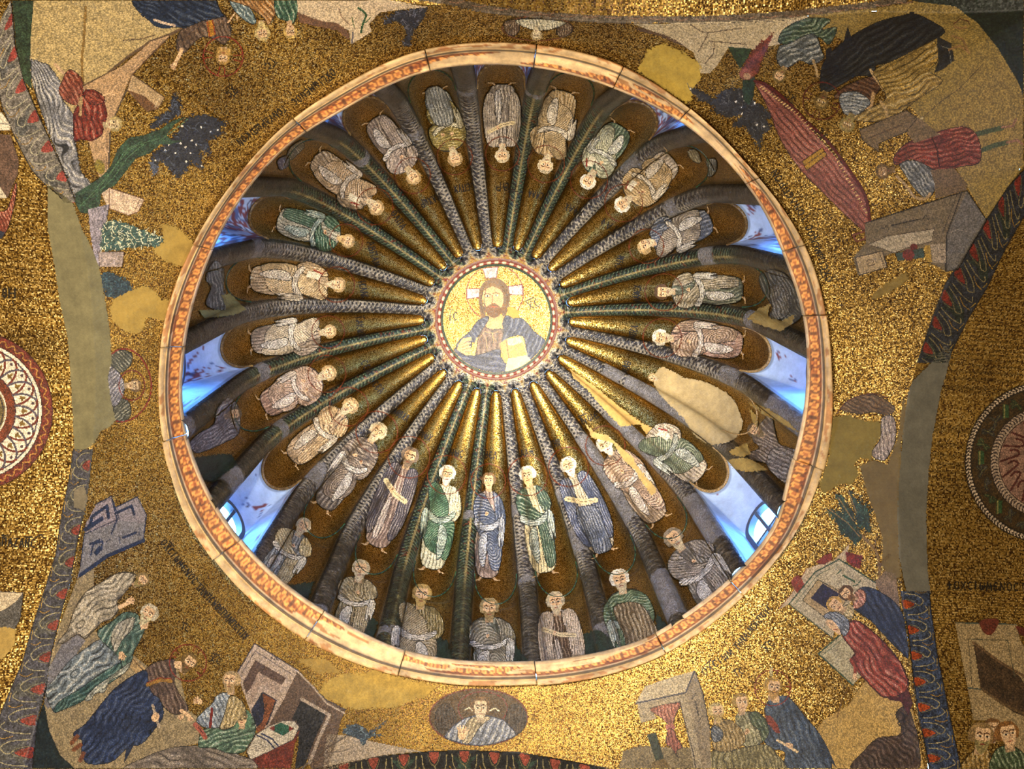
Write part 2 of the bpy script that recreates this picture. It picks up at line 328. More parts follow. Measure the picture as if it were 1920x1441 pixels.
# lips and garlands under the feet of the upper row
def tube(P,rad,ns=8,caps=True):
    P=np.asarray(P,float); T=np.gradient(P,axis=0); T/=np.linalg.norm(T,axis=1)[:,None]+1e-9
    up=np.array([.31,.22,.93]); A=np.cross(T,up); A/=np.linalg.norm(A,axis=1)[:,None]+1e-9; B=np.cross(T,A)
    a=np.linspace(0,2*PI,ns+1); rad=np.broadcast_to(rad,(len(P),))
    V=P[:,None]+rad[:,None,None]*(np.cos(a)[None,:,None]*A[:,None]+np.sin(a)[None,:,None]*B[:,None]); return V.reshape(-1,3),gridf(len(P),ns+1)
for k in range(24):
    x=np.linspace(-1,1,49); L=llip(x); P=flute_pt(k,x,L,lift=.004 if k in WIN else -.0)
    V,F=tube(P,.013 if k in WIN else .008,6); ph=np.arange(49).repeat(7)
    col=np.where((ph%3==0)[:,None],(.16,.28,.17),(.08,.12,.09)) if k not in WIN else np.where((ph%5==0)[:,None],(.46,.38,.24),(.36,.27,.14))
    if k in(6,7,8): col=col*0+np.array([.55,.45,.30])
    mesh('garland' if k not in WIN else 'lip',V,F,M_RIB,dome,colv=s2l(col))
# window embrasures
M_LIME=plaster_mat('painted limewash',attr=True,sc=7.,lo=.75,hi=1.2)
FRM,ntf,bf=newmat('window frame paint'); bf.inputs['Base Color'].default_value=(.05,.06,.08,1); bf.inputs['Roughness'].default_value=.5
GL=bpy.data.materials.new('window glass'); GL.use_nodes=True; nt=GL.node_tree; nt.nodes.clear(); o_=node(nt,'OutputMaterial'); tr=node(nt,'BsdfTransparent',{0:(.86,.93,1,1)}); gs=node(nt,'BsdfGlossy',{1:.05}); mxs=node(nt,'MixShader',{0:.06,1:tr.outputs[0],2:gs.outputs[0]}); nt.links.new(mxs.outputs[0],o_.inputs[0])
RWN=2.2; wn=0
def arch2d(n1,n2,hw,z0,z1,ztop):     # outline in (lateral, height): up the left jamb, round the arch, down the right
    a=np.linspace(PI,0,n2); up=np.linspace(z0,z1,n1,endpoint=False)
    return np.r_[np.c_[np.full(n1,-hw),up],np.c_[hw*np.cos(a),z1+(ztop-z1)*np.sin(a)],np.c_[np.full(n1,hw),up[::-1]]]
for k in sorted(WIN):
    wn+=1; c=FC[k]; n1,n2=14,33
    a=np.linspace(PI,0,n2); xl=np.cos(a); L=llip(xl); top=flute_pt(k,xl,L)
    lj=np.linspace(.02,llip(np.array([1.]))[0],n1,endpoint=False); r,z,_,_=prof(lj); wj=wflute(r,FW[k])
    I=np.r_[pol(c-wj/r,r,z),top,pol(c+wj/r,r,z)[::-1]]
    O2=arch2d(n1,n2,.17,.03,.74,.90); er=np.array([math.sin(c),-math.cos(c),0]); et=np.array([math.cos(c),math.sin(c),0])
    O=er*RWN+et*O2[:,:1]+np.array([0,0,1])*O2[:,1:]
    t=np.linspace(0,1,24)[:,None,None]; V=I[None]*(1-t)+O[None]*t; V=V+np.array([0,0,1])*(.05*np.sin(PI*t)*(np.arange(len(I))>=n1)[None,:,None]*(np.arange(len(I))<n1+n2)[None,:,None])
    n=len(I); U,Wd=np.meshgrid(np.arange(n)/n,np.linspace(0,1,24)); q=noise(U*60,Wd*14,k+9)
    base=np.array([.60,.68,.80]); Cc=np.ones(U.shape+(3,))*base
    foliage={0:.9,2:.9,22:.9,20:.9,4:.45,18:.35,16:.25,6:.15,8:.2}[k]
    lat=np.abs(np.sin(U*95+q*2))<.33; msk=(noise(U*16,Wd*5,k+30)>(.9-1.5*foliage))
    Cc[msk&(q>.05)]=(.42,.22,.24); Cc[msk&(q<-.25)]=(.30,.36,.52); Cc[msk&lat&(q<=.05)]=(.22,.2,.26)
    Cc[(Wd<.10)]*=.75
    em=empty('window_%d'%wn,tuple(er*RWN),kind='structure')
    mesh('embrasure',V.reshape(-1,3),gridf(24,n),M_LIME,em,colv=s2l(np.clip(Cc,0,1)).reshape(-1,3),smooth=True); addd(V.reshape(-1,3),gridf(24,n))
    # frame, bars and pane
    def pr(o2,d): return er*(RWN+d)+et*o2[:,:1]+np.array([0,0,1])*o2[:,1:]
    o1=arch2d(n1,n2,.172,.02,.74,.905); o2_=arch2d(n1,n2,.135,.05,.74,.865)
    V=np.vstack([pr(o1,-.03),pr(o2_,-.03),pr(o2_,.02)]); F=np.vstack([gridf(2,n),gridf(2,n,off=n)]); mesh('frame',V,F,FRM,em,smooth=False)
    def box(l0,l1,z0,z1,d0,d1):
        V=[];
        for d in(d0,d1):
            for l,zz in((l0,z0),(l1,z0),(l1,z1),(l0,z1)): V.append(er*(RWN+d)+et*l+np.array([0,0,zz]))
        return np.array(V),np.array([[0,1,2,3],[7,6,5,4],[0,4,5,1],[1,5,6,2],[2,6,7,3],[3,7,4,0]])
    for b in((-.013,.013,.05,.86,-.025,.01),(-.14,.14,.32,.345,-.02,.01),(-.14,.14,.58,.605,-.02,.01)): mesh('glazing_bar',*box(*b),FRM,em,smooth=False)
    pv=pr(arch2d(n1,n2,.138,.04,.74,.868),.0); pv=np.vstack([pv,er*RWN+np.array([0,0,.4])]); mesh('pane',pv,np.array([[i,(i+1)%n,n] for i in range(n)]),GL,em,smooth=False)
# crown of the dome
rr=np.linspace(0,.505,20); Z0=float(ZS+HD*math.sqrt(1-(RM0/RW)**2))
med=empty('pantocrator_medallion',(0,0,Z0),'round gold medallion at the dome crown with a bearded man in blue holding a book','mosaic')
def ringm(name,r0,r1,z0,z1,mat,col,parent,n=5,bulge=0.,seg=None,cf=None):
    th=np.linspace(0,2*PI,289); t=np.linspace(0,1,n); R=r0+(r1-r0)*t; Z=z0+(z1-z0)*t-bulge*np.sin(PI*t)
    V=pol(th[None],R[:,None],Z[:,None]).reshape(-1,3); C=np.ones((n,289,3))*col
    if cf is not None: C=cf(th[None]+0*R[:,None],t[:,None]+0*th[None],C)
    o=mesh(name,V,gridf(n,289),mat,parent,colv=s2l(np.clip(C,0,1)).reshape(-1,3)); return V,gridf(n,289)
zz=lambda r: Z0+.045*(1-(r/.572)**2)
addd(*ringm('gold_disc',.0,.50,zz(0),zz(.5),M_GMED,(.8,.6,.2),med,n=14))
def dots(a,t,C):
    f=np.abs(np.sin(a*120))<.6; C[f&(np.abs(t-.5)<.3)]=(.75,.68,.55); return C
ringm('green_border',.498,.520,zz(.5),zz(.52)-.004,M_TESS,(.13,.19,.13),med)
ringm('beaded_border',.520,.548,zz(.52)-.004,Z0+.002,M_TESS,(.42,.15,.11),med,bulge=.008,cf=dots)
ringm('outer_border',.548,.574,Z0+.002,Z0,M_TESS,(.36,.15,.09),med,bulge=.002)
BV_DOME=BVHTree.FromPolygons(np.vstack(DV).tolist(),np.vstack(DF).tolist())

# ---------------------------------------------------------------- painter: mosaic pictures cut into small tesserae on the real surfaces
def hit(bv,P,lift):
    R=ray(P); o=Vector(CAM); H=np.full((len(P),3),np.nan)
    rc_=bv.ray_cast
    for i,d in enumerate(R.tolist()):
        h,n,_,_=rc_(o,d)
        if h is not None:
            if n[0]*d[0]+n[1]*d[1]+n[2]*d[2]>0: n=-n
            H[i]=(h[0]+n[0]*lift,h[1]+n[1]*lift,h[2]+n[2]*lift)
    return H
def pts(s): 
    a=np.array([float(v) for v in s.replace(',',' ').split()]) if isinstance(s,str) else np.array(s,float)
    return a.reshape(-1,2)
def inpoly(x,y,p):
    m=np.zeros(x.shape,bool); x1,y1=p[-1]
    for x2,y2 in p:
        if y1!=y2:
            c=(y2>y)!=(y1>y); m^=c&(x<(x1-x2)*(y-y2)/(y1-y2)+x2)
        x1,y1=x2,y2
    return m
def smoothp(p,n=4):
    q=[]; N=len(p)
    for i in range(N):
        a,b,c,d=p[i-1],p[i],p[(i+1)%N],p[(i+2)%N]
        for t in np.linspace(0,1,n,endpoint=False): q.append(.5*(2*b+(c-a)*t+(2*a-5*b+4*c-d)*t*t+(3*b-3*c+d-a)*t**3))
    return np.array(q)
class Canvas:
    def __init__(s,box,cell,bv,lift=.004,gap=.09):
        s.x0,s.y0,s.x1,s.y1=box; s.c=cell; s.bv=bv; s.lift=lift; s.gap=gap
        s.nx=int((s.x1-s.x0)/cell); s.ny=int((s.y1-s.y0)/cell)
        s.X,s.Y=np.meshgrid(s.x0+(np.arange(s.nx)+.5)*cell,s.y0+(np.arange(s.ny)+.5)*cell)
        s.id=np.full((s.ny,s.nx),-1,int); s.col=np.zeros((s.ny,s.nx,3)); s.parts=[]; s.things={}; s.T=None; s.th=None; s.order=[]
        s.rs=np.random.RandomState(int(s.x0*3+s.y0)%9999)
    def thing(s,name,label,cat,group=None): 
        s.th=(name,label,cat,group,len(s.order)); s.order.append(s.th); return s
    def pid(s,part):
        k=(s.th,part)
        if k not in s.things: s.things[k]=len(s.parts); s.parts.append(k)
        return s.things[k]
    def tr(s,p): return p if s.T is None else p@s.T[0].T+s.T[1]
    def sub(s,p,pad=2):
        a=np.clip(((p.min(0)-pad-[s.x0,s.y0])/s.c).astype(int),0,[s.nx,s.ny]); b=np.clip(((p.max(0)+pad-[s.x0,s.y0])/s.c).astype(int)+1,0,[s.nx,s.ny])
        return (slice(a[1],b[1]),slice(a[0],b[0]))
    def put(s,sl,m,part,col):
        if not m.any(): return
        if part is None: m=m&(s.id[sl]>=0); 
        else: s.id[sl][m]=s.pid(part)
        c=np.asarray(col,float); s.col[sl][m]=c if c.ndim==1 else c[m]
    def poly(s,part,P,col,sm=False,jag=0,var=.10,ang=None):
        p=s.tr(pts(P)); 
        if sm: p=smoothp(p)
        sl=s.sub(p,4+jag); X,Y=s.X[sl],s.Y[sl]
        if X.size==0: return
        x,y=X,Y
        if jag: x=X+jag*noise(X,Y,3,.45); y=Y+jag*noise(X,Y,4,.45)
        m=inpoly(x,y,p); n=noise(X,Y,7,.25)+.6*s.rs.randn(*X.shape)*.5
        s.put(sl,m,part,np.clip(np.array(col)*(1+var*n)[...,None],0,1))
    def erase(s,P,jag=0):
        p=pts(P); sl=s.sub(p,4); X,Y=s.X[sl],s.Y[sl]; m=inpoly(X+jag*noise(X,Y,3,.45),Y,p); s.id[sl][m]=-1
    def drape(s,part,P,col,ang=90,per=5.,swirl=1.,hi=.5,lo=.55,sm=True,seed=1,jag=0,knees=()):
        # cloth: long folds along the direction ang (px, y down), pale crests and dark creases, rings round the knees
        p=s.tr(pts(P)); 
        if sm: p=smoothp(p)
        sl=s.sub(p,4+jag); X,Y=s.X[sl],s.Y[sl]
        if X.size==0: return
        m=inpoly(X+(jag*noise(X,Y,3,.5) if jag else 0),Y+(jag*noise(X,Y,8,.5) if jag else 0),p)
        if s.T is not None: 
            A=s.T[0]; v=A@np.array([math.cos(math.radians(ang)),math.sin(math.radians(ang))]); a=math.atan2(v[1],v[0])
        else: a=math.radians(ang)
        sz=max(np.ptp(p[:,0]),np.ptp(p[:,1])); w=noise(X,Y,seed,2.4/sz)*sz*.085*swirl+noise(X,Y,seed+21,8./sz)*per*.28
        u=-X*math.sin(a)+Y*math.cos(a)+w+.25*w*np.sin((X*math.cos(a)+Y*math.sin(a))*6/sz)
        f=u/(per*1.12)
        for kx,ky,kr in knees:
            kp=s.tr(np.array([[kx,ky]]))[0]; kk=kr if s.T is None else kr*abs(np.linalg.det(s.T[0]))**.5
            d=np.hypot((X-kp[0])*math.cos(a)+(Y-kp[1])*math.sin(a),((Y-kp[1])*math.cos(a)-(X-kp[0])*math.sin(a))*1.8); f=np.where(d<kk,d/per*.8,f)
        n=noise(X,Y,seed+5,.35); n2=noise(X,Y,seed+9,9./sz); n3=noise(X,Y,seed+13,15./sz)
        v=np.sin(2*PI*f+.9*n3); v2=np.sin(2*PI*f*1.9+2.5*n2+1.)
        c=np.array(col,float); C=np.ones(X.shape+(3,))*c*(1+.28*n2+.08*n)[...,None]
        lgt=c+(np.array([.95,.91,.82])-c)*hi; drk=c*(1-lo)
        k=(np.clip((v-.38)*2.2,0,1)*np.clip(.7+1.1*n2,.08,1)*.95+.45*np.clip((v2-.55)*2.2,0,1)*np.clip(.3-n3,0,1))[...,None]; k=np.clip(k,0,1); C=C*(1-k)+lgt*k
        k=(np.clip((-v-.70)*5.,0,1)*np.clip(.7-1.1*n3,.05,1)+.6*np.clip((-v2-.8)*5,0,1)*np.clip(.4+n2,0,1))[...,None]; k=np.clip(k,0,1); C=C*(1-k)+drk*k
        C=C*(1+.06*s.rs.randn(*X.shape))[...,None]; s.put(sl,m,part,np.clip(C,0,1))
        # contour
        s.line(part,np.vstack([p,p[:1]]),1.3 if s.T is None else 1.2,c*.28,raw=True)
    def line(s,part,P,w,col,raw=False,sm=False):
        p=pts(P) if raw else s.tr(pts(P))
        if sm:
            q=[p[0]]
            for i in range(len(p)-1):
                a,b,c,d=p[max(i-1,0)],p[i],p[i+1],p[min(i+2,len(p)-1)]
                for t in(.25,.5,.75,1): q.append(.5*(2*b+(c-a)*t+(2*a-5*b+4*c-d)*t*t+(3*b-3*c+d-a)*t**3))
            p=np.array(q)
        for a,b in zip(p[:-1],p[1:]):
            sl=s.sub(np.array([a,b]),w+1); X,Y=s.X[sl],s.Y[sl]
            if X.size==0: continue
            d=b-a; L=max(d@d,1e-6); t=np.clip(((X-a[0])*d[0]+(Y-a[1])*d[1])/L,0,1); m=(X-a[0]-t*d[0])**2+(Y-a[1]-t*d[1])**2<(w/2)**2
            s.put(sl,m,part,np.array(col,float))
    def ell(s,part,cx,cy,rx,ry,col,ang=0,ring=0,a0=None,a1=None,var=.08):
        a=np.linspace(0,2*PI,40) if a0 is None else np.radians(np.linspace(a0,a1,30)); c_,s_=math.cos(math.radians(ang)),math.sin(math.radians(ang))
        p=np.c_[cx+rx*np.cos(a)*c_-ry*np.sin(a)*s_,cy+rx*np.cos(a)*s_+ry*np.sin(a)*c_]
        if ring: s.line(part,p,ring,col)
        else: s.poly(part,p,col,var=var)
    def build(s,mats={}):
        ny,nx=s.ny,s.nx; used=s.id>=0
        if not used.any(): return
        cu=np.zeros((ny+1,nx+1),bool)
        for a in(0,1):
            for b in(0,1): cu[a:ny+a,b:nx+b]|=used
        jj,ii=np.nonzero(cu); H=np.full((ny+1,nx+1,3),np.nan); H[jj,ii]=hit(s.bv,np.c_[s.x0+ii*s.c,s.y0+jj*s.c],s.lift)
        D=H@RM[2]; dm=np.stack([D[:-1,:-1],D[1:,:-1],D[:-1,1:],D[1:,1:]]); ok=used&np.isfinite(dm).all(0)
        ok&=(np.nan_to_num(dm).max(0)-np.nan_to_num(dm).min(0)<s.gap)
        idx=np.arange((ny+1)*(nx+1)).reshape(ny+1,nx+1); HF=H.reshape(-1,3)
        for th in s.order:
            pr=[(k,i) for i,k in enumerate(s.parts) if k[0]==th and (ok&(s.id==i)).any()]
            if not pr: continue
            name,label,cat,group,_=th; allm=ok&np.isin(s.id,[i for _,i in pr]); j,i=np.nonzero(allm); loc=H[j,i].mean(0)
            root=None
            if len(pr)>1: root=empty(name,tuple(loc),label,cat,group)
            for (_,part),pi in pr:
                mk=ok&(s.id==pi); j,i=np.nonzero(mk); lab=comps(j,i,mk.shape); cnt=np.bincount(lab); big=[l for l in np.argsort(-cnt) if cnt[l]>=MINC][:60]
                mat=mats.get(part,M_PL if 'plaster' in part or 'repair' in part else M_TESS)
                groups=[(lab==l,None) for l in big]; rest=~np.isin(lab,big)
                if rest.any(): groups.append((rest,'stuff' if rest.sum()>1 else None))
                for sel,kind in groups:
                    jj_,ii_=j[sel],i[sel]; F=np.stack([idx[jj_,ii_],idx[jj_+1,ii_],idx[jj_+1,ii_+1],idx[jj_,ii_+1]],1); u,inv=np.unique(F,return_inverse=True)
                    if root is None and len(groups)==1:
                        o=mesh(name,HF[u]-loc,inv.reshape(F.shape),mat,None,colf=s2l(s.col[jj_,ii_])); o.location=loc; tag(o,label,cat,group)
                    else:
                        if root is None: root=empty(name,tuple(loc),label,cat,group)
                        mesh(part if part!='lettering' else 'letter',HF[u],inv.reshape(F.shape),mat,root,colf=s2l(s.col[jj_,ii_]),kind=kind)
MINC=9
def comps(j,i,shape):       # 8-connected pieces of a set of cells
    m=np.zeros((shape[0]+2,shape[1]+2),int)-1; n=len(j); m[j+1,i+1]=np.arange(n); par=np.arange(n)
    for dj,di in((0,1),(1,0),(1,1),(1,-1)):
        k=m[j+1+dj,i+1+di]; a=np.nonzero(k>=0)[0]; E=np.c_[a,k[a]]
        if dj==0 and di==1: P=[E]
        else: P.append(E)
    E=np.vstack(P) if len(P) else np.zeros((0,2),int)
    while len(E):
        a,b=par[E[:,0]],par[E[:,1]]; d=a!=b
        if not d.any(): break
        lo,hi=np.minimum(a,b)[d],np.maximum(a,b)[d]; np.minimum.at(par,hi,lo)
        while True:
            q=par[par]
            if (q==par).all(): break
            par=q
    return np.unique(par,return_inverse=True)[1].ravel()
def frame(org,up,scale,mirror=1):       # local (x right, y up) -> px
    up=np.array(up,float); up/=np.linalg.norm(up); r=np.array([-up[1],up[0]])*mirror
    return (np.stack([r*scale,up*scale],1),np.array(org,float))
SKIN=(.80,.66,.50)
def head(C,cx,cy,sz,up,hair=(.32,.22,.12),beard=None,turn=0,skin=SKIN,halo=None,hcol=(.45,.12,.06),bald=False,long=False,veil=None,cross=None,detail=1):
    T0=C.T; p0=C.tr(np.array([[cx,cy]]))[0] if T0 is not None else (cx,cy)
    if T0 is not None: up=T0[0]@np.array(up,float); sz=sz*abs(np.linalg.det(T0[0]))**.5
    C.T=frame(p0,up,sz)
    if halo: 
        C.ell('halo',0,0,halo,halo,hcol,ring=1.7)
        if cross:
            for a in(90,0,180): 
                for e in(-11,11): a1=math.radians(a+e); C.line('halo',[(1.0*math.cos(a1)*.8,.8*math.sin(a1)),(halo*math.cos(a1),halo*math.sin(a1))],1.5,hcol)
    dk=tuple(np.array(hair)*.5); t=turn*.16
    if veil: C.poly('veil',[(-.62,-.55),(-.6,.2),(-.35,.6),(0,.7),(.35,.6),(.6,.2),(.62,-.55),(.2,-.75),(-.2,-.75)],veil,sm=True)
    else:
        C.poly('hair',[(-.52,-.35 if long else 0),(-.54,.25),(-.3,.58),(0,.64),(.3,.58),(.54,.25),(.52,-.35 if long else 0)]+([(.45,-.7),(-.45,-.7)] if long else [(.4,-.2),(-.4,-.2)]),hair,sm=True,var=.2)
    C.poly('face',[(-.22,-.75),(.22,-.75),(.2,-.35),(-.2,-.35)],np.array(skin)*.82)
    C.poly('face',[(t-.34,.18),(t-.3,-.22),(t-.16,-.48),(t,-.55),(t+.16,-.48),(t+.3,-.22),(t+.34,.18),(t+.25,.42),(t,.48 if bald else .4),(t-.25,.42)],skin,sm=True,var=.05)
    if beard is not None:
        C.poly('beard',[(t-.32,-.08),(t-.26,-.42),(t-.1,-.66),(t,-.74),(t+.1,-.66),(t+.26,-.42),(t+.32,-.08),(t+.14,-.16),(t,-.13),(t-.14,-.16)],beard,sm=True,var=.2)
    w=max(1.,sz*.05)
    for e in(-1,1):
        ex=t*1.25+e*.155; C.line('face',[(ex-.11,.17),(ex,.22),(ex+.11,.16)],w*1.1,(.28,.17,.1)); C.line('face',[(ex-.08,.06),(ex+.08,.06)],w*1.7,(.84,.76,.64)); C.line('face',[(ex+t*.3-.02,.06),(ex+t*.3+.02,.05)],w*1.5,(.08,.05,.04))
    C.line('face',[(t*1.4+.03,.12),(t*1.4+.05,-.12),(t*1.4-.03,-.15)],w*.8,(.5,.34,.22)); C.line('face',[(t*1.3-.09,-.28),(t*1.3+.09,-.28)],w,(.45,.2,.15))
    if hair[0]>.5: 
        for q in(-.3,0,.3): C.line('hair',[(q-.1,.55),(q+.05,.45)],w*.7,(.4,.35,.27))
    C.T=T0
def hand(C,x,y,sz,ang,skin=SKIN,part='hand',flip=1):
    T0=C.T; p0=C.tr(np.array([[x,y]]))[0]
    up=np.array([math.cos(math.radians(ang)),math.sin(math.radians(ang))])
    if T0 is not None: up=T0[0]@np.array([math.cos(math.radians(ang)),math.sin(math.radians(ang))])
    C.T=frame(p0,up,sz,flip); C.poly(part,[(-.22,-.4),(.22,-.4),(.27,.1),(-.25,.1)],skin,sm=True)
    for q,l in((-.2,.38),(-.07,.5),(.07,.52),(.2,.42)): C.line(part,[(q,.05),(q*1.4,l)],max(1.1,sz*.12),skin)
    C.line(part,[(.2,-.1),(.45,.2)],max(1.1,sz*.13),skin)
    for q in(-.13,0,.13): C.line(part,[(q,0),(q*1.3,.38)],max(.7,sz*.03),(.45,.28,.18))
    C.T=T0
# strokes of the Greek letters, box 0..1 by 0..1
FONT={'A':['0 0 .5 1 1 0','.2 .38 .8 .38'],'B':['0 0 0 1 .7 .95 .75 .6 0 .53 .85 .45 .85 .05 0 0'],'G':['0 0 0 1 .8 1'],'D':['0 0 .5 1 1 0 0 0'],'E':['.9 .9 .4 1 .05 .6 .05 .3 .4 0 .9 .12','.05 .5 .7 .5'],
'Z':['0 1 .9 1 0 0 .9 0'],'H':['0 0 0 1','.85 0 .85 1','0 .5 .85 .5'],'Q':['.5 0 .1 .2 0 .5 .1 .85 .5 1 .85 .85 .95 .5 .85 .2 .5 0','.1 .5 .85 .5'],'I':['.2 0 .2 1'],'K':['0 0 0 1','.8 1 0 .45 .85 0'],'L':['0 0 .5 1 1 0'],
'M':['0 0 .1 1 .5 .2 .9 1 1 0'],'N':['0 0 0 1 .85 0 .85 1'],'O':['.5 0 .1 .2 0 .5 .1 .85 .5 1 .85 .85 .95 .5 .85 .2 .5 0'],'P':['0 0 0 1','.85 0 .85 1','-.1 1 .95 1'],'R':['0 -.15 0 1 .7 .95 .8 .65 .6 .45 0 .45'],
'C':['.85 .9 .4 1 .05 .7 .05 .3 .4 0 .85 .12'],'T':['.45 0 .45 1','-.05 1 .95 1'],'Y':['0 1 .45 .5 .9 1','.45 .5 .45 0'],'F':['.45 -.1 .45 1.1','.45 .2 .05 .45 .45 .8 .85 .45 .45 .2'],'X':['0 0 .9 1','0 1 .9 0'],
'W':['.1 .9 0 .3 .25 0 .5 .3 .75 0 1 .3 .9 .9','.5 .3 .5 .6'],'8':['.45 0 .1 .2 .3 .45 .7 .7 .8 1','.45 0 .8 .2 .6 .45 .2 .7 .1 1'],'-':['.0 1.3 .8 1.3'],"'":['.5 1.25 .8 1.5'],'+':['.4 .1 .4 .9','0 .5 .8 .5']}
INK=(.07,.05,.03)
def text(C,s,a,b,h,w=1.4,col=INK,part='lettering',sp=.35,over=(),upf=1):
    # letters from point a to point b, their tops to the left of the reading direction
    a,b=np.array(a,float),np.array(b,float); d=b-a; L=np.linalg.norm(d); d/=L; up=np.array([d[1],-d[0]])*upf
    wl=[.45 if c=='I' else .75 for c in s]; tot=sum(wl)+sp*(len(s)-1); u=L/tot; x=0; T0=C.T; C.T=None
    for i,(c,k) in enumerate(zip(s,wl)):
        o=a+d*x*u
        if c in FONT:
            for st in FONT[c]: p=pts(st); C.line(part,o+p[:,:1]*d*k*u+p[:,1:]*up*h,w,col)
        if i in over: C.line(part,[o-d*2+up*h*1.25,o+d*k*u*1.6+up*h*1.25],w,col)
        x+=k+sp
    C.T=T0

# ---------------------------------------------------------------- the ancestors in the flutes
CRM=(.66,.60,.52); GRY=(.46,.42,.38); GRN=(.25,.33,.26); BLU=(.30,.33,.40); OLV=(.42,.36,.20); PNK=(.56,.44,.38); BRN=(.36,.28,.23); TAN=(.60,.50,.34)
WHT=(.80,.77,.70); BRD=(.68,.62,.50)
def fig(C,hx,hy,fx,fy,w,v,tun,man,hair=WHT,beard=BRD,turn=0,mir=1,halo=1.25,bald=False,long=False,per=4.8,sc=1.,legs=True,hs=.17,seed=0,scroll=False):
    H=math.hypot(hx-fx,hy-fy)/.9; up=(hx-fx,hy-fy); C.T=frame((fx,fy),up,H,mir); k=w/(.34*H)
    def S(P): p=pts(P).copy(); p[:,0]*=k; return p
    if legs:
        for e in(-1,1): C.line('feet',S([(e*.05,.05),(e*.10,-.015)]),max(2.5,H*.022),(.62,.5,.36)); C.line('feet',S([(e*.10,-.015),(e*.15,-.02)]),2.,(.7,.58,.42))
    C.drape('tunic',S('-.11,.03 -.16,.28 -.13,.52 -.17,.68 -.13,.77 -.06,.81 .06,.81 .13,.77 .17,.68 .13,.52 .15,.28 .12,.03'),tun,92,per*1.2,.8,seed=seed+1)
    if v==0:
        C.drape('mantle',S('-.17,.72 -.08,.80 .0,.72 .12,.55 .17,.45 .18,.25 .14,.08 .04,.10 -.02,.3 -.12,.42 -.17,.55'),man,115,per,1.2,seed=seed+2,knees=[(.05*k,.28,H*.0+14)])
        C.drape('mantle',S('.06,.80 .17,.73 .22,.55 .18,.42 .1,.5 .08,.68'),man,100,per,.7,seed=seed+3)
        hand(C,-.02*k,.6,8,70,flip=1)
    elif v==1:
        C.drape('mantle',S('-.17,.74 -.06,.80 -.02,.66 .05,.56 .16,.52 .17,.44 .02,.44 -.1,.5 -.18,.6'),man,150,per,1.1,seed=seed+4)
        C.drape('mantle',S('.03,.50 .17,.50 .17,.3 .14,.08 .04,.06 .02,.3'),man,92,per*.8,.4,seed=seed+5)
        C.drape('sleeve',S('.07,.80 .17,.74 .21,.62 .14,.55 .07,.64'),man,110,per,.7,seed=seed+6); hand(C,.02*k,.62,8,160)
    elif v==2:
        C.drape('mantle',S('-.19,.70 -.07,.80 .07,.80 .19,.70 .21,.5 .13,.42 .0,.47 -.13,.42 -.21,.5'),man,5,per,1.6,seed=seed+7)
        C.drape('mantle',S('-.16,.44 .0,.47 .15,.40 .17,.25 .08,.14 -.08,.12 -.17,.25'),man,80,per,1.5,seed=seed+8,knees=[(0,.28,13)])
        hand(C,-.05*k,.60,8,40); hand(C,.06*k,.58,8,120,flip=-1)
    elif v==3:
        C.drape('mantle',S('-.18,.76 -.08,.81 .1,.60 .19,.40 .16,.12 .05,.14 -.1,.20 -.17,.35 -.12,.5'),man,60,per,1.5,seed=seed+9,knees=[(-.04*k,.30,12),(.06*k,.22,9)])
        C.drape('sleeve',S('.08,.80 .18,.74 .23,.58 .17,.48 .09,.55'),tun,95,per,.8,seed=seed+10); hand(C,.12*k,.53,8,200)
    elif v==4:
        C.drape('mantle',S('-.15,.80 -.20,.60 -.21,.3 -.16,.12 -.09,.14 -.07,.5 -.04,.78'),man,92,per*.8,.5,seed=seed+11)
        C.drape('mantle',S('.15,.80 .20,.60 .21,.3 .16,.12 .09,.14 .07,.5 .04,.78'),man,92,per*.8,.5,seed=seed+12)
        C.line('scroll',S('-.15,.62 .0,.53 .13,.50'),max(5,H*.05),(.75,.68,.52)); C.line('scroll',S('-.15,.62 .0,.53 .13,.50'),1.,(.4,.33,.24)); hand(C,-.05*k,.56,7,60)
    rs=random.Random(seed); lt=tuple(min(1,c*.5+.40) for c in man); e=1 if v in(0,1) else -1
    if v!=4:
        C.drape('fold',S('-.15,.56 -.05,.50 .06,.51 .15,.57 .17,.53 .08,.455 -.05,.44 -.17,.50'),lt,3,per*.8,.5,hi=.7,lo=.6,seed=seed+31)
        C.drape('fold',S([(-e*.01,.42),(-e*.09,.40),(-e*.12,.28),(-e*.09,.14),(-e*.05,.10),(-e*.02,.2)]),lt,88,per*.9,1.,hi=.7,lo=.5,seed=seed+32,knees=[(-e*.07*k,.30,11)])
        C.drape('fold',S([(e*.15,.56),(e*.21,.52),(e*.19,.30),(e*.165,.37),(e*.155,.28),(e*.13,.36)]),lt,90,per*.7,.3,hi=.8,seed=seed+33)
    else: C.drape('fold',S([(-.03,.5),(-.07,.4),(-.08,.12),(-.02,.08),(.0,.3)]),tuple(min(1,c*.6+.3) for c in tun),90,per,.5,hi=.7,seed=seed+34)
    if scroll:
        C.poly('scroll',S('.04,.72 .10,.74 .13,.60 .06,.58'),(.80,.76,.66)); C.line('scroll',S('.10,.75 .14,.66'),2.5,(.5,.12,.08))
    if sc: head(C,0,.905,hs*k**.3,(0,1),hair,beard,turn,halo=halo,hcol=(.36,.16,.05),bald=bald,long=long)
    C.T=None
UPG='ancestors standing in the upper flutes'; LOG='fathers of the tribes standing in the lower niches'
CD=Canvas((330,100,1530,1275),1.45,BV_DOME,.004)
def F(label,*a,**k):
    CD.thing('mosaic_figure',label,'mosaic figure',UPG); fig(CD,*a,seed=len(CD.order),**k)
F('grey robed bearded figure at the dome top, above the window nearest the photo top',942,287,941,157,58,4,GRY,(.55,.50,.44),hair=BRD,beard=BRD,mir=-1)
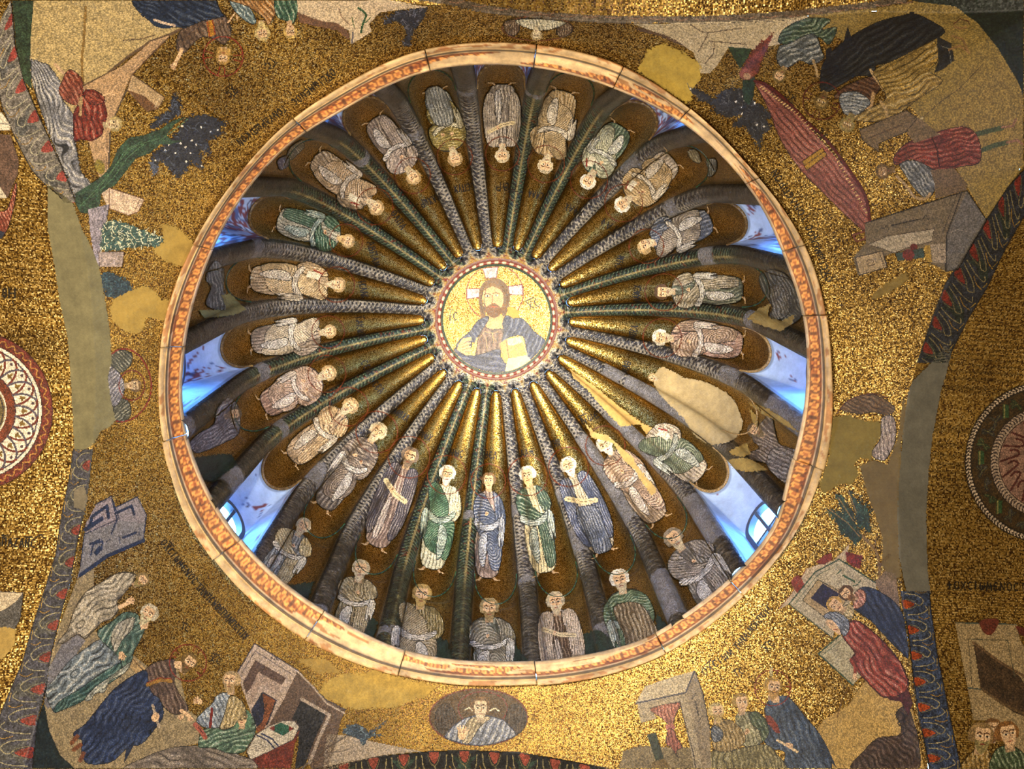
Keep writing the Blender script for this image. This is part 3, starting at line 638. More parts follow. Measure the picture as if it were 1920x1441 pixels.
F('bearded figure in brown-edged cream mantle, first to the right of the top flute',1024,306,1058,170,64,3,TAN,(.60,.51,.36),hair=BRD)
F('green and white robed figure leaning right, second flute right of the top',1105,336,1166,236,60,0,GRN,(.58,.58,.48),scroll=True,hs=.2)
F('cream robed figure folded into his mantle, third flute right of the top',1170,380,1262,297,62,2,CRM,TAN,scroll=True,hs=.19)
F('grey robed figure by the upper right window, fourth flute right of the top',1213,461,1334,412,60,3,BLU,GRY,hair=TAN,turn=1)
F('dark haired figure in green-grey robe with crossed arms, fifth flute right of the top',1246,547,1394,543,58,1,(.34,.36,.30),(.50,.46,.38),hair=(.3,.22,.15),beard=BRD)
F('pink-grey robed figure in the flute just right of the medallion',1243,633,1393,646,62,0,PNK,(.52,.43,.36),hair=WHT)
# the figure of the next flute is lost under plaster
CD.thing('plaster_repair','large bare plaster repair filling a whole flute right of the medallion','plaster')
CD.poly('plaster','1238,688 1260,695 1285,708 1310,712 1345,725 1375,748 1390,780 1392,800 1378,822 1352,832 1325,830 1300,812 1285,788 1262,764 1236,738 1226,716',(.60,.53,.38),sm=True,jag=2,var=.06)
CD.thing('mosaic_fragment','small curled head left at the upper edge of the bare plaster flute','mosaic fragment')
CD.T=None; head(CD,1225,708,15,(-1,-.5),TAN,BRD); 
CD.thing('plaster_repair','ochre plaster strip along the flute of the headless green robed figure','plaster')
CD.poly('plaster','1068,692 1085,702 1120,728 1165,765 1200,790 1240,812 1262,828 1254,838 1240,815 1215,822 1200,795 1165,800 1140,775 1105,735 1075,708',(.66,.54,.30),jag=2,var=.06)
F('headless green and white robed figure under a patch of bare plaster',1205,803,1316,893,64,3,CRM,(.36,.40,.32),sc=0,scroll=True)
F('long bearded man in pale brown robe with bare plaster beside him, lower right flute',1136,836,1236,975,60,0,(.50,.42,.34),(.60,.50,.42),hair=WHT,beard=WHT,hs=.16)
CD.thing('plaster_repair','ochre plaster strip beside the pale brown robed man','plaster')
CD.poly('plaster','1098,795 1118,812 1140,815 1155,830 1185,855 1200,880 1222,905 1232,920 1222,930 1205,905 1190,880 1170,862 1150,830 1110,822',(.64,.54,.32),jag=2,var=.06)
F('white haired man in blue and cream robe, second flute right of the bottom one',1067,876,1133,1034,60,4,(.66,.60,.50),(.26,.29,.38),hair=WHT,beard=WHT,bald=True,hs=.16)
CD.drape('mantle','1080,955 1100,948 1120,950 1130,975 1145,1015 1145,1030 1118,1038 1105,1015 1088,985',BLU,70,4.,.8,seed=71)
F('white bearded man in cream and dark green, first flute right of the bottom one',990,893,1022,1074,56,1,(.74,.68,.52),(.20,.28,.22),hair=WHT,beard=(.78,.68,.48),hs=.155,turn=-.3)
F('young beardless man in grey tunic and blue mantle at the bottom flute',916,903,913,1084,52,0,(.50,.43,.40),(.27,.31,.40),hair=(.42,.32,.2),beard=None,hs=.14)
F('white bearded man in green and white robe, first flute left of the bottom one',838,891,808,1067,56,3,(.72,.70,.58),(.20,.33,.24),hair=WHT,beard=WHT,hs=.155)
F('dark bearded man in dark robe with open scroll, second flute left of the bottom',767,858,702,1024,58,4,(.46,.38,.34),(.25,.23,.26),hair=(.4,.34,.28),beard=(.45,.38,.3),hs=.165)
F('aged man in torn dark robe, third flute left of the bottom one',706,811,602,950,56,2,(.30,.27,.25),(.40,.35,.31),hair=BRD,hs=.17)
F('cream robed long bearded man, flute above the lower left window',653,763,545,860,56,1,(.60,.50,.38),(.66,.55,.40),hair=TAN,hs=.18)
F('pinkish robed figure with covered arms, flute below the leftmost one',612,701,492,762,60,2,PNK,(.62,.52,.45),hair=TAN,hs=.18)
F('figure wrapped in a pale grey mantle on the flute pointing left',614,622,470,640,58,3,(.52,.46,.40),(.68,.62,.52),hair=TAN,hs=.15)
F('cream robed figure with red edged scroll, flute just above the leftmost one',630,533,468,522,60,3,(.66,.56,.42),(.70,.60,.44),hair=TAN,scroll=True,hs=.15,mir=-1)
F('long bearded man in white and dark green robe on the upper left flute',648,450,520,410,60,1,(.60,.58,.50),(.20,.32,.25),hair=TAN,beard=(.72,.60,.40),hs=.16,mir=-1)
F('cream robed man hugging a fold of his mantle, third flute left of the top',702,386,590,293,58,3,(.56,.48,.38),(.62,.52,.40),hair=TAN,scroll=True,hs=.17)
F('white and grey robed man with raised fold, second flute left of the top',773,328,700,222,58,1,(.46,.40,.36),(.60,.54,.50),hair=TAN,hs=.18,mir=-1)
F('man with blue-grey skirt and olive mantle, first flute left of the top',852,293,816,170,56,2,(.46,.48,.46),(.48,.42,.20),hair=TAN,hs=.18)
CD.drape('tunic','797,172 830,165 852,225 815,232',(.46,.47,.45),75,5,.3,seed=77)
# their names, letters turned head towards the medallion
NM=[('EBR',(968,343),(928,344)),('CALA',(1020,362),(993,355)),('AFAX',(1094,395),(1062,380)),('IAF',(1158,425),(1130,408)),('CHM',(1165,506),(1172,482)),('LAMEX',(1200,566),(1202,535)),('IAPEA',(1190,640),(1197,612)),('MAQ',(1176,700),(1184,680)),None,('NWE',(1093,795),(1125,782)),('CHQ',(1035,840),(1052,834)),('AAAM',(968,858),(1000,853)),('ABEL',(900,858),(931,860)),('ENWC',(833,852),(868,858)),('ENWX',(780,812),(805,828)),('MAQBAA',(730,772),(762,790)),('CEA',(697,722),(712,738)),('CEM',(676,680),(688,702)),('IAKWB',(666,595),(672,634)),('ICAAK',(672,528),(678,560)),('ABPAM',(688,455),(700,500)),('QAPA',(732,400),(752,430)),('NAXWR',(786,378),(822,362)),('CEPYX',(888,342),(850,348))]
for i,t in enumerate(NM):
    if not t: continue
    s_,a,b=t; mx,my=(a[0]+b[0])/2,(a[1]+b[1])/2; a,b=np.array(a,float),np.array(b,float)
    d=b-a; up=np.array([d[1],-d[0]])
    if up@np.array([933-mx,598-my])<0: a,b=b,a
    CD.thing('name_lettering','dark name lettering on gold flute, '+['pointing to the photo top','one right of the top','two right of the top','three right of the top','four right of the top','five right of the top','just right of the medallion','with the large bare plaster','','four left of the large plaster patch','two right of the bottom','one right of the bottom','pointing straight down','one left of the bottom','two left of the bottom','three left of the bottom','four left of the bottom','below the one pointing left','pointing straight left','one above the one pointing left','two above the one pointing left','three left of the top','two left of the top','one left of the top'][i],'lettering','names in the flutes')
    text(CD,s_,a,b,13,1.8,part='lettering',over=(0,) if i%3==0 else ())
# lower row
def G(label,*a,**k):
    CD.thing('mosaic_figure',label,'mosaic figure',LOG); k.setdefault('halo',None); fig(CD,*a,seed=len(CD.order)+5,**k)
G('dark bearded man in dark robe low in the bottom niche above the cornice',917,1143,921,1290,76,0,(.34,.35,.30),(.42,.40,.34),hair=(.55,.48,.34),beard=(.5,.42,.28),hs=.19,legs=False)
G('white robed figure with arms apart in the niche right of the bottom one',1042,1131,1062,1275,70,4,(.30,.22,.15),(.62,.55,.47),hair=BRD,beard=BRD,hs=.19,legs=False)
G('man in green mantle over brown robe in the second niche right of the bottom',1163,1090,1208,1262,76,2,(.40,.33,.24),(.28,.36,.26),hair=WHT,beard=BRD,hs=.17,legs=False)
CD.drape('tunic','1150,1140 1195,1130 1222,1160 1235,1200 1180,1225 1170,1190',(.42,.35,.25),72,7,.5,seed=91)
G('grey robed curly bearded man beside the lower right window, on its left',1266,1012,1370,1150,84,1,(.36,.34,.31),(.44,.41,.38),hair=(.5,.45,.38),hs=.17,legs=False)
CD.thing('mosaic_figure','large brown and grey figure between the two right windows, cut by the cornice','mosaic figure',LOG)
CD.drape('robe','1430,790 1445,775 1452,800 1460,830 1475,838 1500,850 1498,895 1478,900 1440,870 1408,862 1405,850 1425,840 1412,825 1415,805',(.36,.31,.27),35,6,1.,seed=95)
CD.drape('skirt','1455,838 1500,858 1498,915 1470,905 1438,872',(.40,.37,.35),25,7,.3,seed=96); head(CD,1418,808,26,(-.8,-.5),(.36,.3,.22),(.42,.36,.25))
CD.thing('plaster_repair','yellow plaster patches in the niche between the two right windows','plaster')
for p in('1400,752 1440,765 1480,790 1500,812 1480,800 1430,775','1368,845 1400,830 1408,850 1395,858 1372,852','1362,862 1400,858 1420,868 1440,882 1410,885 1375,878','1405,765 1422,780 1420,800 1412,790'): CD.poly('plaster',p,(.56,.46,.22),jag=2)
CD.thing('mosaic_figure','dark hooded fragment of a figure in the niche right of the medallion by the cornice','mosaic figure',LOG)
CD.drape('robe','1425,515 1450,505 1480,520 1500,560 1505,590 1480,610 1462,595 1440,560 1428,540',(.24,.25,.23),60,6,1.,seed=97); CD.drape('hood','1440,545 1460,535 1478,550 1480,585 1462,600 1442,595 1450,575',(.35,.34,.30),70,5,.8,seed=98)
CD.thing('plaster_repair','yellow plaster patch beneath the dark hooded fragment','plaster'); CD.poly('plaster','1402,598 1420,580 1445,570 1440,595 1465,603 1490,590 1488,605 1465,622 1430,610',(.55,.46,.24),jag=2)
CD.thing('mosaic_fragment','small pale remnants of a figure in the dark upper right niche','mosaic fragment',LOG)
CD.drape('robe','1290,282 1305,280 1315,300 1310,305 1296,298',(.42,.38,.26),60,4); CD.drape('robe','1325,300 1342,298 1343,320 1330,332 1328,315',(.36,.36,.32),80,4)
G('cream and olive robed bearded figure, second lower niche left of the bottom one',675,1070,650,1200,66,1,(.48,.42,.28),(.54,.48,.34),hair=BRD,beard=BRD,hs=.2,legs=False)
G('tall man in ochre-white mantle in the niche left of the bottom one',790,1118,768,1280,76,3,(.44,.38,.22),(.52,.46,.34),hair=(.6,.5,.3),beard=(.6,.5,.3),hs=.18,legs=False)
G('figure in blue and cream robe crossed by a shadow near the lower left cornice',566,988,503,1095,66,1,(.40,.42,.42),(.62,.55,.38),hair=BRD,hs=.18,legs=False)
CD.thing('mosaic_figure','dark curly bearded man left of the lower left window, blue light on his robe','mosaic figure',LOG)
CD.drape('robe','430,745 445,760 450,790 445,815 420,830 385,845 365,848 355,830 375,810 400,795 405,770 415,755',(.38,.36,.37),-40,6,1.4,seed=99,knees=[(375,833,14)]); head(CD,437,776,24,(.9,-.3),(.34,.29,.22),(.45,.38,.28))
CD.thing('mosaic_figure','dim grey fragment of a figure in the niche near the left cornice joint','mosaic figure',LOG)
CD.drape('robe','400,490 418,500 420,540 430,575 412,582 385,570 395,540 385,520',(.32,.34,.33),80,6,1.2,seed=100)
CD.thing('plaster_repair','pale yellow-green plaster patch by the left cornice under the dim grey fragment','plaster'); CD.poly('plaster','415,553 432,550 460,580 440,590 382,598 372,580 400,582 425,582',(.50,.47,.28),jag=2)
CD.thing('mosaic_fragment','pale face fragments in the dark upper left niche','mosaic fragment',LOG); CD.drape('robe','545,275 565,262 570,275 556,290 545,300 538,290',(.42,.38,.28),60,4); CD.drape('robe','520,300 538,292 540,310 525,318',(.36,.34,.34),60,4)
# dark green ground painted at the foot of the niches
GR='green painted ground at a niche foot, '
for lab,p in(('under the bottom niche figure','888,1240 900,1210 960,1200 990,1240'),('left of the bottom','795,1190 838,1200 850,1240 800,1240'),('second left of the bottom','655,1130 710,1165 700,1200 650,1180'),('third left of the bottom','525,1100 590,1090 575,1130 530,1110'),('right of the bottom','1092,1190 1122,1180 1165,1210 1150,1240 1090,1240'),('second right of the bottom','1232,1150 1260,1180 1250,1200 1232,1190'),('beside the lower left window','362,858 430,850 445,870 400,905 380,900')):
    CD.thing('painted_ground',GR+lab,'mosaic'); CD.id[:]=CD.id; 
    p_=pts(p); sl=CD.sub(p_,6); keep=CD.id[sl].copy(); kc=CD.col[sl].copy(); CD.poly('ground',p,(.10,.16,.13),jag=3,var=.35); m=keep>=0; CD.id[sl][m]=keep[m]; CD.col[sl][m]=kc[m]
CD.build()
# ---- medallion
CM=Canvas((815,485,1050,712),1.15,BV_DOME,.004)
CM.thing('pantocrator_figure','bearded long haired man in blue mantle holding a book in the crown medallion','mosaic figure')
def q(s): return (pts(s)/3.965+np.array([800,480]))   # read off an enlargement of the crown
DB=(.13,.17,.27)
CM.ell('halo',928,549,53.5,52,(.42,.14,.1),ring=1.8)
for p in('415,90 530,78 520,160 440,165','295,240 395,240 395,305 298,318','605,225 710,210 718,288 615,285'):
    P_=q(p); CM.poly('cross_arm',P_,(.70,.62,.60),var=.3); CM.line('cross_arm',np.vstack([P_,P_[:1]]),1.8,(.40,.16,.12))
CM.poly('neck',q('440,440 600,440 600,560 530,590 440,555'),(.70,.52,.32)); 
CM.drape('tunic',q('425,520 450,535 490,545 560,540 580,560 585,640 560,720 380,735 370,700 390,600'),(.33,.24,.19),88,9,.3,hi=.25,lo=.5)
for l in('400,600 430,560 485,570 520,640','485,570 500,640','440,600 450,700','530,560 490,575'): CM.line('tunic',q(l),1.3,(.60,.45,.28))
CM.drape('mantle',q('450,445 460,470 430,520 390,580 370,640 335,640 330,680 240,700 220,660 260,610 320,560 380,480'),DB,60,8,.6,hi=.3,lo=.5,seed=3)
CM.drape('mantle',q('590,440 640,460 700,460 750,500 800,560 860,605 895,640 880,680 830,740 780,785 745,740 720,600 620,600 560,640 575,560 565,500'),DB,115,8,.7,hi=.3,lo=.5,seed=4)
CM.drape('mantle',q('205,690 225,690 290,735 370,735 450,715 540,690 550,750 590,780 585,885 480,880 400,875 330,850 260,790 205,730'),(.14,.17,.27),10,10,.7,hi=.22,lo=.5,seed=5)
CM.poly('hand',q('240,650 270,610 330,600 335,625 290,640 330,640 310,670 330,690 300,700 340,700 310,720 345,735 290,735 225,695'),(.72,.56,.36),var=.05)
for l in('262,650 330,606','262,668 325,645','265,690 322,672','280,705 335,700'): CM.line('hand',q(l),2.6,(.76,.60,.40)); CM.line('hand',q(l)+[0,2],1,(.45,.28,.16))
CM.line('hand',q('350,735 365,640 375,610'),3.4,(.70,.54,.34))
CM.poly('book',q('540,650 590,615 715,595 750,735 600,760 585,800 565,760'),(.66,.52,.26)); CM.poly('book',q('600,620 700,602 715,640 640,665 605,660'),(.90,.78,.50)); CM.line('book',q('595,618 708,598 745,735'),2,(.82,.70,.42)); CM.line('book',q('590,620 612,760'),1.5,(.4,.28,.14)); CM.line('book',q('545,650 565,760'),1.5,(.5,.38,.2))
CM.poly('hair',q('400,440 388,300 400,230 440,180 500,162 560,180 600,220 620,290 610,380 585,440 560,430 570,300 540,220 480,210 430,240 415,330 440,440'),(.34,.24,.12),sm=True,var=.2)
CM.poly('face',q('432,240 480,205 540,225 570,300 565,380 540,430 500,455 455,430 428,380 418,300'),(.74,.56,.38),sm=True,var=.05)
CM.poly('hair',q('425,260 440,220 490,195 545,220 570,280 545,245 490,222 450,240'),(.40,.29,.15),var=.15)
CM.poly('beard',q('428,350 445,375 470,360 500,352 530,362 555,380 572,340 570,400 540,440 500,458 460,440 432,400'),(.36,.24,.12),sm=True,var=.2)
CM.line('face',q('470,378 520,375'),2,(.55,.26,.16)); CM.line('face',q('488,290 490,335 480,350 510,352'),1.4,(.48,.30,.16))
for a,b in((452,296),(516,290)):
    CM.line('face',q(f'{a-24},{b-12} {a},{b-20} {a+26},{b-10}'),1.6,(.30,.19,.1)); CM.ell('face',*(q(f'{a},{b}')[0]),3.4,1.7,(.85,.75,.62)); CM.ell('face',*(q(f'{a},{b}')[0]),1.6,1.6,(.10,.07,.05)); CM.line('face',q(f'{a-18},{b+8} {a+18},{b+8}'),.9,(.55,.38,.22))
for l in('440,250 425,330 432,400','415,260 402,340 415,420','590,250 605,330 590,410','560,215 595,290'): CM.line('hair',q(l),1.1,(.20,.13,.06))
CM.thing('plaster_repair','pale cream repair at the lower edge of the crown medallion under the book','plaster')
CM.poly('plaster',q('605,760 745,735 790,790 840,745 880,720 860,790 780,850 700,890 590,895 585,830 600,790'),(.78,.70,.52),jag=1,var=.04); CM.poly('plaster',q('600,380 640,375 690,410 680,455 640,460 600,430'),(.66,.50,.26),jag=1,var=.04)
CM.thing('monogram_lettering','dark two letter monogram left of the haloed head in the crown medallion','lettering'); text(CM,'IC',q('170,475')[0],q('225,478')[0],16,2,over=(0,))
CM.thing('monogram_lettering','dark two letter monogram right of the haloed head in the crown medallion','lettering'); text(CM,'XC',q('768,400')[0],q('850,365')[0],15,2,over=(0,))
CM.build()

# ---------------------------------------------------------------- pendentive pictures
def W(c,k): return tuple(min(1,v*k) for v in c)
GB=(.66,.58,.40); OCH=(.60,.50,.24); OLD=(.42,.36,.20)
def outl(C,part,p,w,col): P=pts(p); C.line(part,np.vstack([P,P[:1]]),w,col)
def bush(C,part,p,col,hi,n=60,jag=5,seed=1,dots=0):
    C.poly(part,p,col,jag=jag,var=.3); P=pts(p); rs=random.Random(seed); x0,y0=P.min(0); x1,y1=P.max(0)
    for i in range(n):
        x,y=rs.uniform(x0,x1),rs.uniform(y0,y1)
        if inpoly(np.array([x]),np.array([y]),P)[0]:
            a=rs.uniform(0,6.28); l=rs.uniform(4,9); C.line(part,[(x,y),(x+l*math.cos(a),y+l*math.sin(a))],1.3,hi)
            if i<dots: C.ell('berry',x,y,1.9,1.9,(.86,.84,.80))
def flow(C,P,w,c,part='flourish'): C.line(part,P,w,c,sm=True)
# ---- north-west: blind man healed
A=Canvas((0,0,900,500),1.5,BV_OUT)
A.thing('painted_ground','wide beige hillside ground behind the blue cloaked healer, upper left of the photo','mosaic')
A.poly('ground','62,0 58,60 56,110 60,160 95,200 140,215 157,165 200,135 283,75 330,60 345,45 300,20 262,5 245,0',GB,var=.12); A.line('ground','160,12 157,70 153,110 155,158',5,(.50,.39,.20))
A.line('ground_edge','157,160 200,138 240,105 283,76 318,64 345,50',5,(.36,.28,.20)); A.line('ground_edge','230,75 265,72 290,65',2,(.36,.28,.20))
A.thing('painted_rocks','grey and blue streaked rocks at the far left under the beige hillside','mosaic')
A.drape('rocks','57,110 90,120 112,150 116,185 138,215 140,262 150,320 168,342 182,350 175,380 160,372 140,372 125,330 95,255 75,200 60,150',(.48,.48,.50),75,9,2.2,hi=.55,lo=.7,sm=False,jag=3,seed=5)
A.thing('painted_building','pinkish beige walls and bench behind the kneeling red robed man','mosaic building')
A.poly('wall','155,162 230,122 283,77 318,65 247,138 235,165 214,222 206,250 204,325 188,338 178,310 165,262 150,190',(.66,.54,.40)); A.line('wall','318,66 247,139',2,(.33,.24,.17)); A.line('wall','312,72 243,135',1.3,(.5,.4,.3)); A.line('wall','238,165 213,221',2.4,(.30,.25,.2)); A.line('wall','206,246 203,322',2.4,(.30,.25,.2)); A.line('wall','201,246 198,322',1.,(.4,.3,.22))
A.poly('bench','247,138 308,182 296,203 275,208 238,168',(.66,.56,.42)); A.poly('bench_shade','240,168 272,180 296,202 275,208',(.40,.28,.18)); outl(A,'bench','247,138 308,182 296,203 275,208 238,168',1.4,(.34,.24,.16)); A.line('bench','300,178 290,200',1.4,(.8,.72,.58)); A.ell('wall_lamp',187,312,9,14,(.50,.44,.18),ang=-20)
A.thing('painted_figure','kneeling man in red robe reaching his hand up, his head to the right','mosaic figure')
A.line('legs','103,120 112,130 125,140',6,(.70,.58,.45)); A.drape('robe','112,160 128,130 150,142 156,165 150,192 137,196 118,185 110,172',(.47,.22,.15),60,8,1.,hi=.35)
A.drape('robe','139,262 138,212 150,190 160,168 180,172 195,192 200,215 195,235 190,252 172,263 152,260',(.44,.14,.09),80,9,1.2,hi=.35,seed=4); A.drape('sleeve','158,182 170,166 195,180 192,192 175,196',(.46,.18,.12),30,6,.5,hi=.3); outl(A,'robe','139,262 138,212 150,190 160,168 180,172 195,192 200,215 195,235 190,252 172,263 152,260',2.2,(.30,.05,.03))
A.line('staff_arm','148,195 152,182 150,215',5,(.62,.52,.36)); A.line('hand','193,178 205,174 214,172',3,SKIN); A.line('hand','207,174 217,160 222,156',2.6,SKIN); A.line('hand','207,176 216,177',2,SKIN)
head(A,212,232,26,(1,-.1),(.62,.55,.36),None,skin=(.78,.70,.54))
A.thing('painted_tree','green trunked tree with slate blue leaves and white berries, left of the ring','mosaic tree')
for i,p in enumerate(('330,172 341,200 334,216 318,226 300,236 284,246 281,232 302,214 318,204 322,185','352,216 388,215 428,232 410,240 418,252 388,262 396,292 376,280 381,322 360,302 350,318 332,336 318,318 300,300 286,322 285,290 300,275 322,258 340,236','286,300 296,316 290,328 282,312')): bush(A,'foliage',p,(.15,.16,.20),(.30,.33,.40),n=90,seed=i,dots=30 if i==1 else 0,jag=7)
A.poly('trunk','140,362 165,347 190,330 208,310 220,280 240,258 270,253 300,242 322,226 350,218 328,232 312,252 322,262 345,262 320,270 300,270 280,287 255,296 236,320 216,346 190,362 186,388 168,400 150,398 142,382',(.17,.25,.19),var=.4)
for l in('150,385 190,345 225,300 250,275 300,258','170,370 210,335 238,296 270,270','180,352 215,312 235,282 265,265','300,262 330,240 352,222'): A.line('trunk',l,1.5,(.30,.42,.30),sm=True)
A.thing('painted_bench','pale pink and lavender bench with a column below the green trunk','mosaic building')
A.poly('top','190,362 205,352 270,373 258,397 240,403 205,390 200,385',(.80,.70,.60)); outl(A,'top','205,352 270,373 258,397 240,403 205,390',1.3,(.45,.33,.26)); A.line('top','262,374 252,396',1.5,(.5,.4,.32)); A.poly('column','165,392 204,382 190,470 185,500 176,478 168,430',(.55,.52,.56),var=.2); A.line('column','204,384 188,478',1.5,(.28,.26,.3)); A.line('column','197,386 182,474',1.,(.35,.32,.36))
A.poly('base','184,472 232,472 228,505 188,507',(.64,.58,.56),var=.12); outl(A,'base','184,472 232,472 228,505 188,507',1.4,(.34,.27,.24)); A.line('base','224,474 220,503',1.2,(.42,.35,.3))
A.thing('painted_bush','teal and white feathery bush left of the ring under the pink bench','mosaic tree')
bush(A,'foliage','192,420 212,412 262,428 306,444 302,462 250,462 200,472 187,462',(.22,.32,.30),(.80,.80,.68),n=190,jag=4,seed=3)
A.thing('painted_figure','healer in blue cloak and brown tunic, upside down with red halo, upper left','mosaic figure')
A.drape('tunic','330,85 334,64 348,50 398,30 418,26 430,44 433,64 420,82 405,74 380,68 358,84 347,97 335,96',(.34,.26,.20),65,8,.9,hi=.25,lo=.5)
A.poly('stripe','386,40 399,36 404,64 391,69',(.60,.42,.12)); A.line('stripe','388,40 393,68',1.8,(.5,.14,.06)); A.line('stripe','398,37 403,64',1.8,(.5,.14,.06))
A.drape('cloak','243,-6 402,-6 412,18 420,30 380,38 345,52 335,50 305,50 290,45 265,28 252,12',(.10,.15,.24),30,9,1.6,hi=.22,lo=.6,sm=False,jag=2,seed=6)
A.ell('cloak',302,42,22,10,(.12,.17,.25),ang=15); A.line('scroll','288,36 305,42 327,47',4.5,(.78,.68,.58)); A.line('arm','340,92 335,105 329,116',7,SKIN); hand(A,326,122,15,115)
head(A,418,105,24,(-.1,1),(.66,.52,.26),(.62,.48,.26),halo=1.55,cross=True,long=True,hcol=(.50,.14,.08)); A.line('hand','440,24 433,33 428,41',3,SKIN); A.line('hand','443,26 445,38',2.4,SKIN)
A.thing('painted_figure','disciple in orange-brown mantle over blue at the upper left edge, head down','mosaic figure')
A.drape('tunic','430,-4 455,-4 480,38 466,42 440,20',(.40,.48,.50),55,6,.5,hi=.6); A.drape('mantle','415,-6 520,-6 517,22 503,46 494,32 470,15 450,6',(.58,.40,.20),55,7,.9,hi=.5); head(A,491,58,27,(.1,1),(.74,.66,.44),(.74,.66,.44))
A.thing('painted_figure','disciple in green and white mantle at the top edge, head down','mosaic figure')
A.drape('mantle','517,-6 556,-6 558,20 550,42 536,38 518,28',(.20,.34,.26),70,8,.9,hi=.6); head(A,544,56,24,(.1,1),(.74,.62,.34),None)
A.thing('painted_mountain','pale cream mountain with a green stemmed plant at the top edge','mosaic')
A.poly('mountain','556,-4 700,-4 806,12 760,16 712,22 692,44 697,58 676,72 658,82 654,56 632,46 600,46 560,34',(.76,.68,.56),var=.08); A.poly('mountain_edge','556,22 600,38 632,42 654,60 656,76 632,56 600,50 560,40',(.42,.30,.22),jag=2); A.line('plant','672,14 686,26 680,45 677,60',4,(.18,.30,.18),sm=True); A.line('plant','660,32 664,50',2,(.3,.36,.2)); A.line('plant','695,32 684,42',2,(.2,.32,.2)); A.line('mountain','635,14 640,30 655,45',2,(.5,.4,.32)); A.line('mountain','662,60 660,80',3,(.35,.33,.36))
A.thing('painted_tree','dark slate cypress hanging beside the pale mountain at the top','mosaic tree')
bush(A,'foliage','718,46 724,34 745,20 802,12 796,30 782,48 772,66 768,86 756,84 762,62 754,46 740,38',(.17,.17,.19),(.38,.38,.42),n=70,jag=4,seed=9)
A.thing('plaster_repair','ochre plaster patch at the upper left of the ring under the pale base','plaster'); A.poly('plaster','305,418 330,424 355,446 372,462 362,482 352,500 330,498 300,482 285,466 305,455',OCH,jag=4,var=.05)
A.thing('inscription','dark lettering in an arc outside the upper left of the ring','lettering')
text(A,"OXCIWMENOC",(622,128),(545,188),13,1.7,over=(1,)); text(A,"TONYDRWPIKON",(530,196),(442,262),13,1.7)
A.thing('monogram_lettering','small two letter monogram right of the upper left halo','lettering'); text(A,'IC',(507,108),(494,122),12,1.7,over=(0,))
A.thing('monogram_lettering','small two letter monogram below the upper left halo','lettering'); text(A,'XC',(434,160),(421,176),12,1.7,over=(0,))
A.build()
# ---- left flank of the ring: plaster strip and a seraph
A=Canvas((90,330,330,870),1.5,BV_OUT)
A.thing('painted_bush','dark blue-green bush on the left edge above the ochre patch','mosaic tree'); bush(A,'foliage','190,512 205,508 228,520 245,530 248,545 226,560 200,556 190,532',(.12,.20,.25),(.25,.36,.40),n=60,jag=6,seed=4)
A.thing('plaster_repair','large ochre plaster patch left of the ring above the haloed half figure','plaster'); A.poly('plaster','205,578 214,560 245,544 270,534 290,545 302,562 322,562 324,574 312,602 284,594 272,596 270,614 254,626 235,622 212,602',OCH,jag=3,var=.05)
A.thing('winged_half_figure','small winged haloed half figure lying sideways left of the ring','mosaic figure')
A.drape('wing','207,668 222,656 246,662 244,684 226,698 208,694',(.26,.27,.24),50,5,.6); A.drape('wing','212,768 214,748 238,750 246,772 236,788 218,790',(.27,.28,.25),-40,5,.6)
A.drape('robe','201,690 214,690 229,708 233,728 228,746 215,762 205,745',(.44,.44,.50),-50,5,.8,hi=.5); head(A,250,722,23,(1,0),(.40,.31,.2),None,skin=(.72,.62,.48)); A.ell('ring',247,722,24,28,(.42,.14,.12),ring=1.8)
A.line('ring','206,666 222,655 243,655 262,668 276,690 283,715 281,742 270,765 252,782 232,790 215,788',2.4,(.46,.13,.11),sm=True)
A.thing('plaster_repair','long grey-olive plaster strip along the left arch edge of the bay, on the pendentive side','plaster')
A.poly('plaster','137,380 153,427 173,468 186,500 196,560 206,620 209,680 202,705 208,750 216,788 205,800 190,806 178,826 170,838 150,845 140,842 137,780 132,690 127,630 113,565 98,470 80,375 70,340 100,350',(.42,.40,.29),jag=1.5,var=.06)
A.build()
# ---- top seraph
A=Canvas((930,20,1100,100),1.5,BV_OUT)
A.thing('winged_half_figure','pale winged half figure upside down in an oval at the middle of the top','mosaic figure')
A.ell('ring',1008,52,66,23,(.40,.25,.17),ring=2); A.drape('wing','945,42 965,36 975,50 965,66 950,60',(.36,.28,.20),90,4,.4); A.drape('wing','1045,52 1065,42 1074,55 1060,68 1045,64',(.36,.28,.20),90,4,.4)
A.drape('robe','966,38 1000,34 1060,40 1040,52 1015,56 990,52',(.70,.68,.58),70,5,.8,hi=.6); head(A,1006,62,20,(0,1),(.66,.58,.42),None,skin=(.86,.80,.66)); A.build()
# ---- bottom seraph and plaster
A=Canvas((560,1235,1180,1441),1.5,BV_OUT)
A.thing('plaster_repair','broad ochre plaster patch with ragged edge below the ring at lower left','plaster'); A.poly('plaster','596,1300 606,1280 640,1262 680,1262 700,1254 722,1262 762,1272 818,1286 800,1305 770,1312 742,1326 700,1328 668,1330 645,1325 618,1312',(.58,.48,.22),jag=5,var=.12)
A.thing('plaster_repair','narrow ochre plaster strip along the ring left of the broad patch','plaster'); A.poly('plaster','470,1175 520,1170 600,1225 640,1262 600,1262 560,1240',(.52,.42,.19),jag=4)
A.thing('painted_ground','pale grey ground wedge at the bottom edge left of the winged half figure','mosaic'); A.poly('ground','612,1376 650,1378 700,1390 790,1408 720,1415 660,1428 605,1445',(.60,.54,.46)); A.line('branch','560,1445 600,1410 640,1385 655,1376',3,(.34,.3,.26)); A.line('branch','600,1412 640,1408 650,1405',2,(.36,.32,.28))
